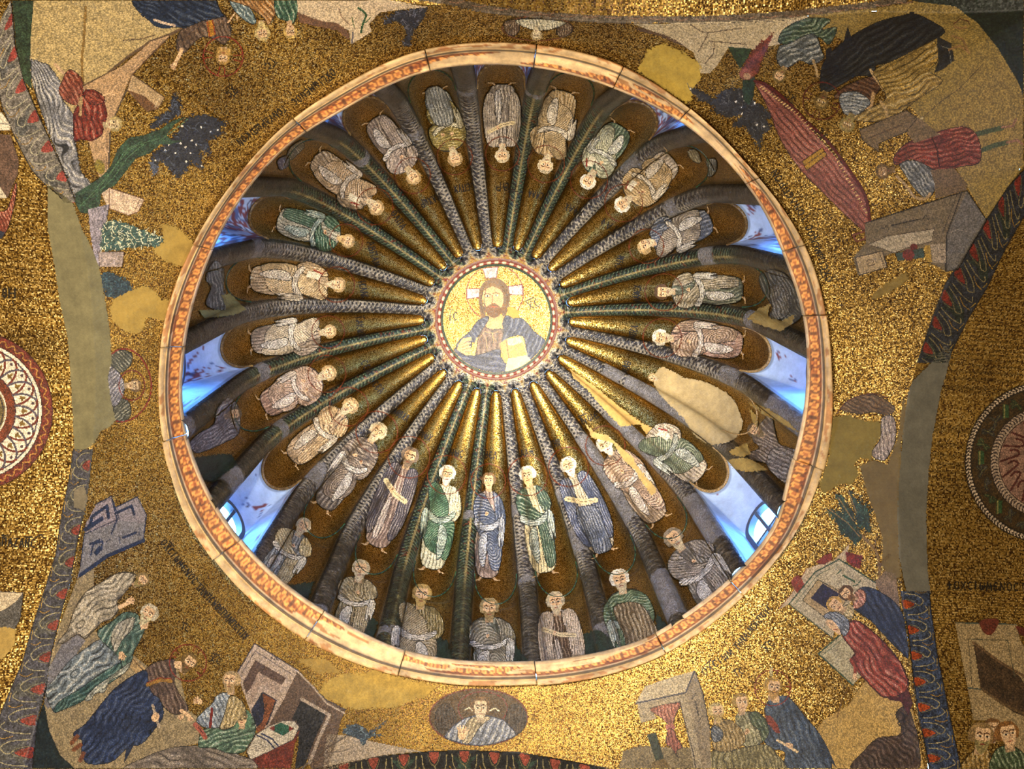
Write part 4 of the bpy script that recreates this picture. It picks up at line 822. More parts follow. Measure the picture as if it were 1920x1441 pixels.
A.thing('painted_bush','small slate blue twig bush at the bottom left of the winged half figure','mosaic tree'); bush(A,'foliage','640,1372 652,1358 675,1358 690,1372 725,1350 700,1375 720,1378 690,1384 682,1398 672,1385 655,1380',(.18,.23,.27),(.38,.45,.48),n=50,jag=4,seed=2)
A.thing('winged_half_figure','winged half figure in blue raising a hand, in an oval at the bottom middle','mosaic figure')
A.ell('oval',897,1344,92,53,(.28,.20,.08)); A.ell('ring',897,1344,92,53,(.36,.13,.09),ring=2.2); A.ell('ring',905,1328,46,32,(.38,.12,.09),ring=2)
A.drape('wing','815,1350 822,1326 838,1318 850,1330 855,1352 840,1372 825,1372',(.20,.14,.08),85,5,.3,hi=.15); A.drape('wing','955,1325 968,1320 985,1335 985,1358 972,1375 958,1368 948,1348',(.20,.14,.08),95,5,.3,hi=.15)
A.drape('robe','834,1382 848,1362 872,1346 898,1340 920,1342 945,1350 962,1368 968,1378 950,1386 920,1395 892,1397 862,1392',(.45,.47,.52),115,10,.8,hi=.6,lo=.5); A.drape('tunic','876,1352 900,1342 920,1345 900,1362 880,1392 866,1390',(.56,.50,.38),120,7,.5,hi=.5); outl(A,'robe','834,1382 848,1362 872,1346 898,1340 920,1342 945,1350 962,1368 968,1378 950,1386 920,1395 892,1397 862,1392',1.5,(.16,.18,.26))
hand(A,866,1374,26,-90); head(A,901,1328,35,(0,-1),(.38,.28,.17),None,skin=(.74,.66,.54)); A.line('ribbon','872,1330 880,1326 886,1332',2.4,(.8,.75,.62)); A.line('ribbon','918,1332 928,1327 936,1333',2.4,(.8,.75,.62)); A.build()
# ---- north-east: leper healed
A=Canvas((1180,0,1920,560),1.5,BV_OUT)
A.thing('painted_ground','dim olive ground behind the healer in the dark upper right corner','mosaic'); A.poly('ground','1500,30 1650,14 1722,4 1790,12 1832,40 1872,90 1908,150 1925,190 1925,305 1888,350 1850,408 1818,355 1755,250 1725,220 1640,110 1560,62',(.50,.42,.22),var=.12)
A.line('ground','1845,118 1800,165 1765,190 1728,222',1.6,(.28,.22,.12))
A.thing('dark_green_border','dark green mosaic rim around the upper right corner picture','mosaic'); A.poly('rim','1690,-4 1925,-4 1925,190 1908,150 1872,90 1832,40 1790,12 1722,4',(.09,.12,.09),var=.4)
A.thing('painted_mountain','pale cream cracked mountain in the upper right under the top arch','mosaic'); A.poly('mountain','1188,44 1300,42 1420,38 1515,30 1502,60 1463,82 1410,92 1365,90 1345,122 1330,137 1314,137 1300,96 1240,64',(.68,.62,.50),var=.08)
A.poly('mountain_edge','1195,50 1240,62 1275,78 1300,98 1290,90 1240,68 1195,56',(.34,.26,.20),jag=2)
for l in('1295,45 1315,58 1328,60 1324,70','1328,60 1390,52','1324,70 1310,95','1340,80 1338,100 1322,118','1330,76 1400,82'): A.line('mountain',l,1.8,(.36,.30,.24))
A.thing('plaster_repair','square ochre plaster patch above the upper right of the ring','plaster'); A.poly('plaster','1215,92 1245,80 1282,98 1312,116 1316,146 1300,165 1296,190 1285,192 1195,132',(.64,.54,.22),sm=False,jag=4,var=.08)
A.thing('painted_tree','slate leaved tree with green trunk right above the ring','mosaic tree')
for i,p in enumerate(('1291,160 1312,168 1340,184 1360,166 1396,166 1402,190 1392,214 1362,220 1330,206 1345,198 1308,186','1395,188 1412,186 1432,200 1446,216 1438,226 1448,240 1430,250 1426,284 1415,262 1396,236 1370,238 1392,215')): bush(A,'foliage',p,(.17,.17,.18),(.32,.32,.33),n=80,jag=6,seed=i+20,dots=9)
A.poly('trunk','1393,140 1416,140 1414,178 1404,196 1394,186',(.14,.20,.15),var=.3)
A.thing('painted_rock','dark green triangular rock beside the red plume','mosaic'); A.poly('rock','1365,87 1410,90 1402,108 1388,128',(.16,.22,.14),var=.3)
A.thing('painted_plume','dull red plume over a pink knot at the top of the tree','mosaic'); A.poly('plume','1390,130 1402,108 1420,84 1452,58 1440,90 1428,116 1424,132 1408,148',(.40,.20,.15),jag=4,var=.3); A.ell('knot',1400,138,13,11,(.50,.28,.22)); A.ell('knot',1401,142,7,6,(.62,.50,.38))
A.thing('painted_canopy','long red pink lens shaped canopy with a gold band beside the ring inscription','mosaic')
CN='1415,152 1430,157 1460,180 1495,212 1535,255 1565,290 1600,330 1622,370 1631,412 1622,432 1605,420 1575,392 1545,362 1505,322 1478,285 1458,248 1446,215 1430,180'
A.drape('canopy',CN,(.50,.28,.24),47,9,.35,hi=.25,lo=.45,sm=True); A.line('rim','1416,151 1440,160 1475,188 1510,225 1550,262 1590,315 1622,365 1631,412',6,(.30,.09,.07),sm=True)
for i in range(46):
    t=i/46; x=np.interp(t,[0,.3,.6,1],[1425,1492,1562,1626]); y=np.interp(t,[0,.3,.6,1],[163,212,288,405]); A.line('tooth',[(x,y),(x+4,y-2)],1.6,(.80,.70,.45))
A.poly('band','1504,302 1542,276 1551,290 1513,319',(.60,.46,.16)); A.line('band','1509,310 1546,283',1.4,(.25,.12,.06)); outl(A,'band','1504,302 1542,276 1551,290 1513,319',1.6,(.22,.10,.06)); A.line('foot','1600,440 1618,434 1632,430 1620,448 1606,452 1600,440',3,(.42,.22,.16))
A.thing('painted_figure','bowing disciple in green and blue-white at the top right edge','mosaic figure')
A.drape('mantle','1462,80 1466,60 1485,45 1520,32 1558,36 1540,55 1570,50 1555,82 1535,68 1500,78',(.22,.29,.22),-20,7,1.2,hi=.4); A.drape('tunic','1457,108 1462,86 1480,80 1525,62 1540,92 1544,108 1522,120 1500,112 1482,124 1465,124',(.34,.36,.36),-30,8,1.,hi=.5); A.line('arm','1525,112 1530,125 1533,142',5,(.62,.52,.36)); head(A,1463,139,24,(-.5,.8),(.44,.36,.18),(.44,.36,.2))
A.thing('painted_figure','healer in near-black cloak with red crossed halo bending down, upper right','mosaic figure')
A.drape('tunic','1565,178 1590,158 1640,142 1650,165 1625,190 1600,182 1575,185',(.30,.19,.12),15,7,.8,hi=.2)
A.drape('cloak','1540,170 1540,130 1552,105 1580,78 1610,58 1650,38 1690,28 1715,24 1750,40 1772,58 1742,78 1700,102 1662,117 1642,122 1640,142 1612,140 1580,156 1560,168',(.10,.11,.12),-32,11,1.1,hi=.12,lo=.6,sm=True,seed=8); A.poly('cloak','1555,112 1582,76 1590,46 1597,72 1575,100 1558,122',(.09,.10,.11)); A.poly('cloak','1550,90 1560,88 1556,112 1548,112',(.10,.10,.11))
A.line('scroll','1632,130 1645,150 1660,170',5,(.66,.56,.40)); A.line('arm','1638,175 1634,195 1628,208',7,(.64,.52,.36)); hand(A,1627,206,14,110,skin=(.64,.52,.36)); head(A,1541,188,26,(-.35,.9),(.38,.30,.14),(.36,.27,.13),halo=1.35,hcol=(.32,.11,.07),skin=(.60,.50,.30),cross=True)
A.line('foot','1788,44 1800,34 1815,38 1818,44',2,(.3,.16,.1))
A.thing('painted_figure','stooping man in ochre mantle and blue-white sleeves beneath the dark cloaked healer','mosaic figure')
A.drape('mantle','1645,148 1640,130 1690,105 1730,84 1752,76 1760,95 1757,115 1742,132 1768,150 1745,170 1712,192 1680,216 1650,226 1612,226 1600,218 1640,198 1662,182',(.52,.42,.20),-32,9,1.2,hi=.35,lo=.5); A.poly('hem','1757,66 1784,80 1790,112 1770,128 1752,136 1760,112',(.13,.13,.13),var=.3); A.line('hem','1765,85 1780,90 1784,118',1.2,(.4,.4,.36))
A.drape('tunic','1576,176 1600,170 1618,176 1632,192 1612,212 1590,216 1577,200',(.44,.46,.48),10,6,1.2,hi=.55); A.line('hand','1652,190 1662,205 1664,216',6,(.60,.50,.34)); head(A,1590,230,27,(-.4,.9),(.48,.42,.24),(.5,.44,.26),skin=(.58,.48,.30))
for l in('1790,48 1800,52 1812,50','1785,66 1805,72 1815,92','1780,92 1800,84 1818,98'): A.line('foot',l,4,(.50,.38,.24))
A.thing('painted_figure','man in red tunic and green stockings with a round sack, upper right picture','mosaic figure')
A.line('leg','1828,252 1850,246 1880,239',9,(.24,.28,.18)); A.line('leg','1840,282 1865,272 1888,267',9,(.24,.28,.18)); A.line('boot','1880,238 1900,236 1906,222',4.5,(.5,.36,.28)); A.line('boot','1888,267 1908,262 1918,270',4.5,(.5,.36,.28))
A.ell('sack',1782,335,20,17,(.52,.44,.26)); A.ell('sack',1782,335,20,17,(.30,.24,.14),ring=1.5); A.ell('sack',1752,334,5,4,(.6,.52,.38))
A.drape('tunic','1676,304 1680,288 1705,265 1742,258 1750,250 1775,242 1810,237 1832,252 1840,280 1835,306 1800,312 1772,324 1745,314 1710,298 1685,308',(.42,.17,.12),-8,8,1.,hi=.3,lo=.5,seed=5); A.line('tunic','1748,258 1758,280 1762,312',3,(.20,.06,.04))
A.drape('shirt','1688,308 1712,300 1742,312 1756,330 1750,362 1735,370 1715,352 1700,330',(.36,.37,.38),55,7,.9,hi=.5); A.line('arm','1682,330 1700,348 1715,368 1735,372 1745,362',5.5,(.60,.50,.36),sm=True); A.line('arm','1735,255 1722,245 1722,228 1730,220',4,(.62,.56,.42)); A.line('arm','1740,250 1762,250',3,(.6,.52,.4)); head(A,1659,320,26,(-.9,.15),(.36,.27,.14),(.36,.28,.15),skin=(.62,.50,.36))
A.thing('painted_table','grey-brown table top with dark edge between the two men at the right','mosaic building'); A.poly('top','1612,243 1700,206 1735,228 1762,252 1715,268 1700,246 1648,268 1648,284 1618,262',(.40,.33,.24)); outl(A,'top','1612,243 1700,206 1720,222 1700,246 1648,268 1648,284 1618,262',1.5,(.16,.12,.08)); A.line('top','1630,258 1690,234',3,(.30,.23,.17)); A.poly('top','1745,318 1790,315 1815,345 1812,356 1755,372 1752,340',(.38,.31,.22))
A.thing('painted_building','grey stone building with pale roof opening at the right edge of the ring','mosaic building')
A.poly('wall','1622,418 1700,392 1752,376 1814,357 1800,400 1776,438 1774,508 1745,492 1742,462 1680,472 1652,482 1660,500 1608,514 1600,482 1624,455',(.40,.35,.27),var=.1); A.poly('side_wall','1814,357 1830,380 1850,412 1822,455 1796,504 1775,508 1776,438',(.36,.34,.32),var=.12); A.poly('opening','1627,458 1665,442 1752,428 1748,452 1700,464 1678,474 1650,464',(.60,.55,.46)); outl(A,'opening','1627,458 1665,442 1752,428 1748,452 1700,464 1678,474 1650,464',1.3,(.25,.2,.15))
A.poly('pedestal','1604,482 1655,470 1664,500 1612,515',(.60,.52,.40)); outl(A,'pedestal','1604,482 1655,470 1664,500 1612,515',1.8,(.18,.15,.13)); outl(A,'pedestal','1626,488 1637,486 1640,496 1629,498',1.3,(.30,.24,.18)); A.line('pedestal','1650,473 1658,499',1.4,(.25,.2,.16))
A.poly('pier','1745,458 1775,455 1774,492 1750,492',(.56,.50,.42)); outl(A,'pier','1765,468 1774,466 1774,480 1765,481',1.2,(.25,.2,.17)); A.poly('gold_jamb','1733,460 1744,458 1748,490 1738,490',(.60,.48,.2)); A.poly('curtain','1680,474 1732,464 1734,482 1684,488',(.20,.26,.24)); A.ell('knot',1704,477,11,11,(.40,.16,.13)); A.ell('knot',1714,462,7,6,(.34,.13,.1))
A.line('outline','1622,418 1752,376 1814,357',2,(.12,.10,.08)); A.line('outline','1804,360 1790,400 1776,438 1774,508',2.4,(.14,.12,.1)); A.line('outline','1796,362 1782,400 1768,436',1.3,(.2,.17,.14)); A.line('outline','1814,357 1832,385 1850,412 1796,504 1775,508',1.6,(.14,.12,.1)); A.line('outline','1672,422 1725,410',2.2,(.14,.12,.1)); A.line('outline','1650,428 1660,426 1664,420 1667,430',1.4,(.14,.12,.1)); A.line('outline','1730,412 1736,402 1742,412',1.4,(.14,.12,.1)); A.line('outline','1780,436 1795,430 1822,434',1.2,(.5,.46,.42))
A.thing('inscription','dark lettering running up along the upper right of the ring','lettering'); text(A,"OXCIWMENOC",(1562,524),(1522,420),13,1.8,over=(1,)); text(A,"TONLEPRON",(1517,408),(1456,316),13,1.8)
A.thing('monogram_lettering','small two letter monogram left of the upper right halo','lettering'); text(A,'XC',(1492,180),(1478,170),12,1.7,over=(0,))
A.thing('monogram_lettering','small two letter monogram under the upper right halo','lettering'); text(A,'IC',(1551,252),(1541,238),12,1.7,over=(0,))
A.thing('plaster_repair','brown plaster crack running from the ring to the right under the stone building','plaster'); A.poly('plaster','1555,588 1580,580 1632,560 1640,550 1662,530 1700,510 1704,520 1690,536 1640,562 1596,580 1575,600 1572,640 1560,690 1558,640',(.44,.36,.16),jag=3)
A.build()
# ---- right flank
A=Canvas((1530,500,1800,1130),1.5,BV_OUT)
A.thing('plaster_repair','large brown-ochre plaster area right of the ring under the winged fragment','plaster')
A.poly('plaster','1562,782 1590,777 1612,786 1655,792 1655,815 1640,835 1634,862 1612,858 1602,870 1612,888 1600,905 1572,908 1545,925 1536,910 1552,870 1558,820',(.44,.38,.18),jag=3,var=.05)
A.poly('plaster','1612,872 1640,862 1664,872 1684,820 1690,770 1695,742 1700,770 1690,830 1684,960 1686,1050 1690,1080 1672,1090 1655,1060 1656,1010 1640,960 1628,930',(.38,.32,.20),jag=2,var=.06)
A.poly('grey_plaster','1770,648 1783,652 1782,668 1762,740 1748,815 1741,880 1736,960 1738,1060 1744,1112 1700,1112 1692,1080 1686,1040 1683,960 1685,900 1693,813 1703,735 1712,712 1745,680',(.36,.35,.31),jag=1,var=.05)
A.thing('winged_fragment','fragment of a winged figure in brown and white at the right of the ring','mosaic fragment')
A.drape('wing','1578,768 1590,752 1610,742 1640,740 1665,752 1678,766 1665,778 1640,772 1610,775',(.34,.24,.15),25,6,.7,hi=.25); A.drape('robe','1655,782 1674,780 1680,800 1678,830 1668,850 1658,862 1640,858 1636,845 1650,825 1652,805',(.54,.48,.46),75,7,.9,hi=.5); A.line('ring','1570,775 1585,755 1610,742 1640,738 1662,745',2,(.30,.12,.08),sm=True)
A.build()
# ---- south-east: the woman with the issue of blood
A=Canvas((1160,900,1740,1441),1.5,BV_OUT)
A.thing('painted_ground','golden beige mound at the lower right with a dark creature on it','mosaic'); A.poly('ground','1528,1372 1545,1350 1575,1332 1592,1322 1605,1300 1625,1275 1690,1300 1712,1330 1735,1445 1560,1445',(.66,.54,.30),var=.1); A.poly('ground','1640,1092 1660,1070 1680,1075 1686,1120 1690,1160 1665,1130',(.46,.38,.30),var=.15); A.line('ground','1570,1345 1580,1310 1592,1290',2.5,(.42,.3,.14))
A.thing('painted_creature','dark hunched shape at the bottom right edge of the mound','mosaic figure'); A.drape('body','1598,1445 1625,1402 1650,1382 1686,1378 1690,1360 1680,1340 1690,1326 1703,1325 1716,1360 1724,1400 1715,1445',(.24,.18,.15),60,9,2.,hi=.2,lo=.6,seed=3); A.line('body','1684,1330 1698,1345 1684,1355 1700,1368 1690,1378',2,(.06,.05,.05),sm=True)
A.thing('painted_tree','teal leaved shrub on a bent brown stem at the right of the ring','mosaic tree')
A.line('trunk','1590,975 1612,1000 1640,1028 1648,1050 1650,1080',5,(.46,.36,.22),sm=True); A.line('trunk','1640,1028 1645,1000',2,(.4,.3,.2)); A.line('trunk','1650,1060 1668,1040',6,(.34,.25,.12)); 
for i,p in enumerate(('1548,952 1566,954 1596,972 1618,1006 1605,1022 1590,1008 1578,1002 1572,985','1566,926 1580,930 1598,955 1606,985 1592,978 1580,958','1588,918 1598,922 1608,942 1616,930 1618,950 1628,938 1626,960 1636,952 1630,972 1632,1002 1620,990 1608,985 1602,955')): bush(A,'foliage',p,(.13,.20,.17),(.24,.36,.30),n=45,jag=5,seed=i+7)
for l in('1556,955 1590,980 1612,1005','1572,932 1600,975','1592,922 1606,960'): A.line('stem',l,1.8,(.5,.4,.24))
A.thing('painted_house','white house with dark blue window and red cloths at the lower right of the ring','mosaic building')
A.poly('roof','1460,1142 1485,1112 1500,1088 1512,1066 1545,1055 1565,1050 1593,1020 1586,1056 1573,1050 1528,1072 1480,1132',(.68,.60,.48)); A.poly('red_cloth','1530,1053 1548,1040 1560,1036 1561,1048 1548,1057 1538,1057',(.46,.16,.11)); A.poly('red_cloth','1484,1092 1492,1080 1500,1080 1511,1100 1509,1110 1496,1112',(.46,.16,.11),sm=True); A.poly('red_cloth','1586,1034 1618,1042 1613,1066 1600,1062 1588,1052',(.42,.13,.10),var=.3)
A.poly('wall','1480,1132 1528,1072 1574,1048 1642,1092 1645,1112 1600,1122 1568,1165 1562,1196',(.66,.61,.50)); A.poly('frame','1505,1125 1534,1086 1582,1108 1590,1120 1560,1165 1545,1155',(.62,.53,.38)); outl(A,'frame','1505,1125 1534,1086 1582,1112 1590,1122 1560,1165 1545,1155',1.5,(.2,.2,.14)); A.poly('window','1521,1121 1543,1093 1575,1113 1552,1142',(.12,.11,.20),var=.3)
A.line('trim','1480,1132 1529,1072 1574,1048 1642,1092',2.6,(.16,.26,.20)); A.line('trim','1490,1133 1533,1078 1572,1058',1.2,(.3,.36,.28)); A.line('trim','1480,1132 1562,1196',2,(.2,.28,.22)); A.line('trim','1581,1078 1603,1090',3.4,(.15,.28,.20)); A.line('trim','1569,1076 1578,1068',1.8,(.15,.28,.20)); A.line('trim','1600,1098 1608,1096 1614,1088',1.8,(.15,.28,.20)); A.line('roof','1460,1142 1485,1112 1500,1088 1512,1066',1.4,(.5,.3,.22))
A.poly('lower_wall','1535,1225 1575,1190 1605,1205 1645,1232 1600,1284',(.62,.58,.46)); A.line('trim','1600,1284 1535,1225 1577,1189',2.6,(.18,.28,.22)); A.line('trim','1545,1226 1580,1198',1.2,(.3,.38,.3))
A.thing('painted_figure','man in dark blue cloak with pink collar leaning over the kneeling woman','mosaic figure')
A.drape('cloak','1612,1104 1628,1100 1655,1112 1680,1130 1694,1155 1700,1190 1704,1232 1690,1222 1660,1192 1635,1165 1612,1148 1604,1140 1622,1124',(.13,.17,.26),62,10,.7,hi=.14,lo=.55,seed=6); A.drape('collar','1603,1112 1614,1104 1624,1112 1622,1130 1610,1140 1600,1138',(.64,.42,.34),60,6,.5); head(A,1590,1113,27,(-.75,-.6),(.30,.20,.12),(.42,.3,.18),turn=-.3)
A.thing('painted_figure','fair haired man bent beside the dark blue window','mosaic figure'); A.drape('robe','1575,1145 1592,1132 1602,1142 1598,1160 1585,1160',(.70,.62,.44),40,5,.5); head(A,1568,1134,28,(-.75,-.5),(.66,.52,.26),None)
A.thing('painted_figure','kneeling woman in red robe and grey-blue striped veil, hand reaching down','mosaic figure')
A.drape('robe','1581,1193 1592,1166 1610,1164 1635,1182 1662,1208 1688,1240 1703,1275 1700,1295 1680,1306 1655,1306 1632,1284 1608,1258 1594,1238 1604,1224',(.50,.20,.15),48,11,1.1,hi=.38,lo=.5,seed=4); A.poly('hem','1650,1292 1662,1306 1684,1306 1704,1292 1712,1318 1704,1340 1690,1315 1668,1312',(.26,.10,.12),var=.2); outl(A,'robe','1581,1193 1592,1166 1610,1164 1635,1182 1662,1208 1688,1240 1703,1275 1700,1295 1680,1306 1655,1306 1632,1284 1608,1258 1594,1238 1604,1224',1.8,(.22,.05,.04))
A.drape('veil','1545,1156 1556,1147 1572,1148 1590,1160 1593,1178 1584,1192 1574,1182 1562,1165',(.42,.45,.50),40,5,.8,hi=.5); A.poly('face','1548,1164 1560,1162 1574,1178 1576,1190 1566,1184 1553,1174',SKIN,sm=True); A.line('face','1556,1168 1562,1170',1.3,(.2,.12,.08)); A.line('face','1564,1180 1570,1180',1.2,(.5,.25,.2)); A.line('arm','1596,1236 1604,1252 1604,1262',5,(.52,.22,.16)); hand(A,1604,1268,13,80)
A.thing('painted_figure','healer in blue cloak with reddish crossed halo looking back, lower right','mosaic figure')
A.drape('cloak','1434,1328 1448,1308 1474,1304 1492,1320 1512,1345 1535,1372 1552,1405 1555,1445 1476,1445 1472,1410 1446,1402 1432,1385 1440,1360',(.20,.26,.34),60,10,1.2,hi=.2,lo=.5,seed=7); A.poly('cloak','1532,1372 1552,1400 1570,1440 1552,1420 1545,1424',(.14,.18,.24)); A.poly('stripe','1434,1340 1446,1342 1458,1358 1464,1374 1456,1374 1440,1356',(.46,.17,.1)); A.line('scroll','1458,1387 1495,1409',4.5,(.80,.70,.54)); A.ell('hand',1480,1397,8,5,SKIN,ang=25)
A.poly('neck','1442,1300 1460,1298 1462,1318 1448,1316',SKIN); head(A,1449,1289,32,(.1,-1),(.66,.52,.24),(.62,.48,.26),turn=.5,halo=1.05,cross=True,hcol=(.50,.16,.1)); A.poly('cross_arm','1443,1252 1450,1248 1450,1268 1444,1268',(.66,.6,.42))
A.thing('painted_figure','young disciple in white and green robe behind the lower right healer','mosaic figure'); A.drape('robe','1379,1350 1384,1338 1398,1334 1420,1336 1434,1348 1442,1372 1428,1392 1402,1400 1386,1385',(.52,.50,.36),70,7,.9,hi=.5); A.drape('mantle','1405,1338 1420,1334 1436,1350 1442,1374 1430,1390 1424,1370 1410,1356',(.24,.30,.20),60,6,.8,hi=.4); head(A,1389,1318,30,(-.1,-1),(.60,.48,.22),None,turn=.5); hand(A,1400,1372,12,-60)
A.thing('painted_figure','old disciple in ochre robe and blue sleeve next to the white portico','mosaic figure'); A.drape('robe','1333,1372 1338,1358 1352,1348 1374,1352 1392,1368 1398,1388 1380,1404 1350,1412 1338,1400',(.56,.46,.26),75,7,1.,hi=.45); A.drape('tunic','1334,1368 1342,1360 1356,1372 1352,1386 1338,1390',(.30,.33,.38),40,5,.6); head(A,1343,1335,28,(-.1,-1),(.70,.62,.40),(.66,.56,.34),turn=.6)
A.thing('painted_figure','olive and cream skirts of the two disciples at the bottom edge','mosaic figure'); A.drape('skirts','1336,1408 1360,1410 1400,1400 1438,1396 1455,1412 1468,1445 1330,1445',(.46,.42,.26),80,8,1.3,hi=.35,seed=8)
A.thing('painted_portico','white portico with a knotted pink-red curtain and a dark green column below the ring','mosaic building')
A.poly('roof','1192,1317 1210,1286 1262,1268 1303,1257 1286,1299 1196,1321',(.66,.60,.48)); A.poly('front','1195,1321 1286,1299 1300,1345 1325,1400 1330,1445 1303,1445 1276,1315 1219,1328 1232,1346 1202,1355',(.60,.54,.43)); A.poly('side','1286,1299 1303,1257 1318,1300 1331,1366 1334,1445 1318,1445 1300,1350',(.52,.46,.37))
A.line('roof','1193,1318 1286,1298 1302,1258',3,(.24,.23,.27)); A.line('side','1303,1258 1318,1300 1331,1366',1.8,(.2,.19,.2)); A.line('side','1304,1315 1310,1340',2.6,(.25,.22,.2)); A.line('side','1298,1310 1304,1300',2,(.25,.22,.2)); A.line('side','1310,1352 1317,1342',2,(.25,.22,.2)); A.line('front','1219,1328 1275,1315 1282,1345 1300,1410 1306,1445',1.8,(.2,.17,.16))
A.drape('curtain','1220,1328 1274,1317 1266,1340 1261,1358 1254,1358 1240,1345',(.62,.36,.28),80,6,.4,hi=.4); A.ell('curtain_knot',1257,1363,9,7,(.66,.40,.34)); A.drape('curtain','1252,1368 1263,1368 1270,1384 1279,1400 1268,1408 1272,1420 1258,1400 1250,1395',(.54,.28,.22),80,6,.8,hi=.3)
A.poly('column','1213,1376 1230,1373 1246,1424 1231,1430',(.14,.18,.12),var=.3); A.poly('column_base','1224,1428 1246,1421 1258,1438 1222,1440',(.40,.32,.16))
A.thing('painted_ground','grey-ochre pavement at the bottom edge beneath the white portico','mosaic'); 
idk=A.id.copy(); ck=A.col.copy(); A.poly('ground','1168,1408 1200,1398 1330,1402 1334,1445 1160,1445',(.46,.40,.28),jag=2,var=.2); mk=idk>=0; A.id[mk]=idk[mk]; A.col[mk]=ck[mk]
A.thing('inscription','dark lettering rising along the lower right of the ring','lettering'); text(A,"OXCIWM",(1322,1266),(1376,1226),13,1.8,over=(1,)); text(A,"THNAIMOPPOYC",(1384,1218),(1450,1140),13,1.8)
A.thing('monogram_lettering','small two letter monogram left of the lower right halo','lettering'); text(A,'IC',(1384,1268),(1396,1260),11,1.7,over=(0,))
A.thing('monogram_lettering','small two letter monogram above the lower right halo','lettering'); text(A,'XC',(1440,1222),(1453,1206),12,1.7,over=(0,))
A.build()
# ---- south-west: healing of Peter's mother-in-law
A=Canvas((60,900,660,1441),1.5,BV_OUT)
A.thing('dark_green_border','dark green ground at the bottom left corner beneath the grey hill','mosaic'); A.poly('rim','60,1445 70,1350 82,1316 92,1330 92,1370 112,1415 145,1445',(.08,.12,.12),var=.4)
A.thing('painted_ground','grey-beige hill behind the healer and his disciples at the lower left','mosaic'); A.poly('ground','143,1088 160,1074 175,1066 176,1100 150,1140 130,1160 190,1190 242,1222 280,1252 330,1240 352,1330 372,1345 375,1392 330,1402 300,1445 145,1445 112,1415 92,1370 82,1318 92,1250 112,1170',(.52,.46,.34),var=.12); A.poly('ground','92,1250 130,1180 160,1200 120,1260 90,1330 82,1318',(.42,.41,.42),var=.1); A.poly('ground_edge','240,1222 276,1255 262,1268 232,1240',(.60,.50,.34)); A.line('ground_edge','240,1226 268,1256',2,(.34,.25,.15))
A.thing('painted_towers','blue-grey towers with navy windows at the left of the ring','mosaic building')
A.poly('wall','150,1062 158,1000 185,975 223,974 273,962 268,1013 200,1042 148,1080 143,1088',(.44,.43,.44),var=.1); A.poly('tower','160,982 180,945 208,929 213,940 223,970 222,977 158,1001',(.52,.48,.50),var=.08); A.poly('tower','216,952 256,931 262,938 274,965 268,980 224,975',(.50,.47,.48),var=.08)
N=(.12,.16,.26)
for l,w_ in(('168,985 172,968 200,948 203,970',6),('216,962 246,948 251,964',5),('160,992 190,972',8),('178,946 208,930 223,972 158,1001',1.8),('217,951 257,931 274,965 268,1013',2),('209,934 219,974 208,1000',3),('268,1013 200,1042 150,1078',7),('230,1008 254,998',4.5),('168,1020 186,1012',4),('170,1040 174,1020 192,1014 190,1030',3),('180,1036 186,1028',9),('222,1005 225,1018',1.6),('262,990 260,1002',1.6),('198,1016 206,1010',1.4),('150,1062 158,1000',1.6)): A.line('window_line',l,w_,N)
A.thing('painted_figure','bent old man in white cloak with joined hands at the left edge','mosaic figure')
A.drape('robe','107,1204 126,1181 140,1140 160,1110 188,1092 215,1076 236,1072 254,1077 247,1094 232,1112 218,1128 222,1142 208,1160 190,1166 170,1187 158,1197 144,1188 118,1206',(.58,.54,.46),-40,10,1.2,hi=.45,lo=.5,seed=9,knees=[(150,1170,18)]); outl(A,'robe','107,1204 126,1181 140,1140 160,1110 188,1092 215,1076 236,1072 254,1077 247,1094 232,1112 218,1128 222,1142 208,1160 190,1166 170,1187 158,1197 144,1188 118,1206',1.6,(.24,.20,.12))
A.line('arm','224,1138 236,1132',7,SKIN); hand(A,243,1126,17,-30); head(A,264,1087,25,(.75,-.55),(.48,.40,.24),(.5,.44,.26),turn=.4)
A.thing('painted_figure','curly white haired disciple in green mantle turning back at the lower left','mosaic figure')
A.drape('skirt','100,1334 85,1296 100,1274 130,1238 150,1222 188,1198 205,1215 235,1240 240,1248 218,1266 180,1290 146,1318 118,1328',(.40,.44,.46),-40,10,1.1,hi=.5,lo=.6,seed=10,knees=[(140,1262,20)]); A.drape('skirt','100,1334 110,1315 150,1290 200,1255 238,1236 245,1240 232,1262 180,1296 150,1316 118,1330',(.20,.32,.30),-38,7,.7,hi=.35,seed=11)
A.drape('mantle','186,1196 182,1184 196,1172 210,1164 232,1148 256,1150 262,1162 271,1177 262,1200 250,1222 246,1240 232,1256 222,1232 205,1215',(.26,.36,.32),-60,9,1.,hi=.45,lo=.55,seed=12); A.drape('tunic','214,1175 236,1160 252,1158 246,1180 228,1200 216,1222 208,1200',(.58,.56,.50),-65,7,.5,hi=.4); A.drape('hanging_end','180,1286 215,1262 245,1240 232,1262 205,1276 196,1296 178,1300 170,1312 158,1310',(.56,.57,.52),-40,6,.4,hi=.5)
hand(A,228,1228,17,60); A.poly('neck','262,1168 280,1162 275,1178 264,1180',SKIN); head(A,278,1152,32,(.5,-.8),(.70,.66,.56),(.70,.66,.52),turn=-.4)
A.thing('painted_figure','healer in deep blue cloak and brown tunic bending to the sick woman, lower left','mosaic figure')
A.drape('tunic','268,1262 285,1244 305,1238 326,1236 330,1258 326,1278 336,1300 352,1326 345,1336 325,1338 308,1326 290,1304 276,1290',(.32,.25,.21),70,8,.8,hi=.22,lo=.5)
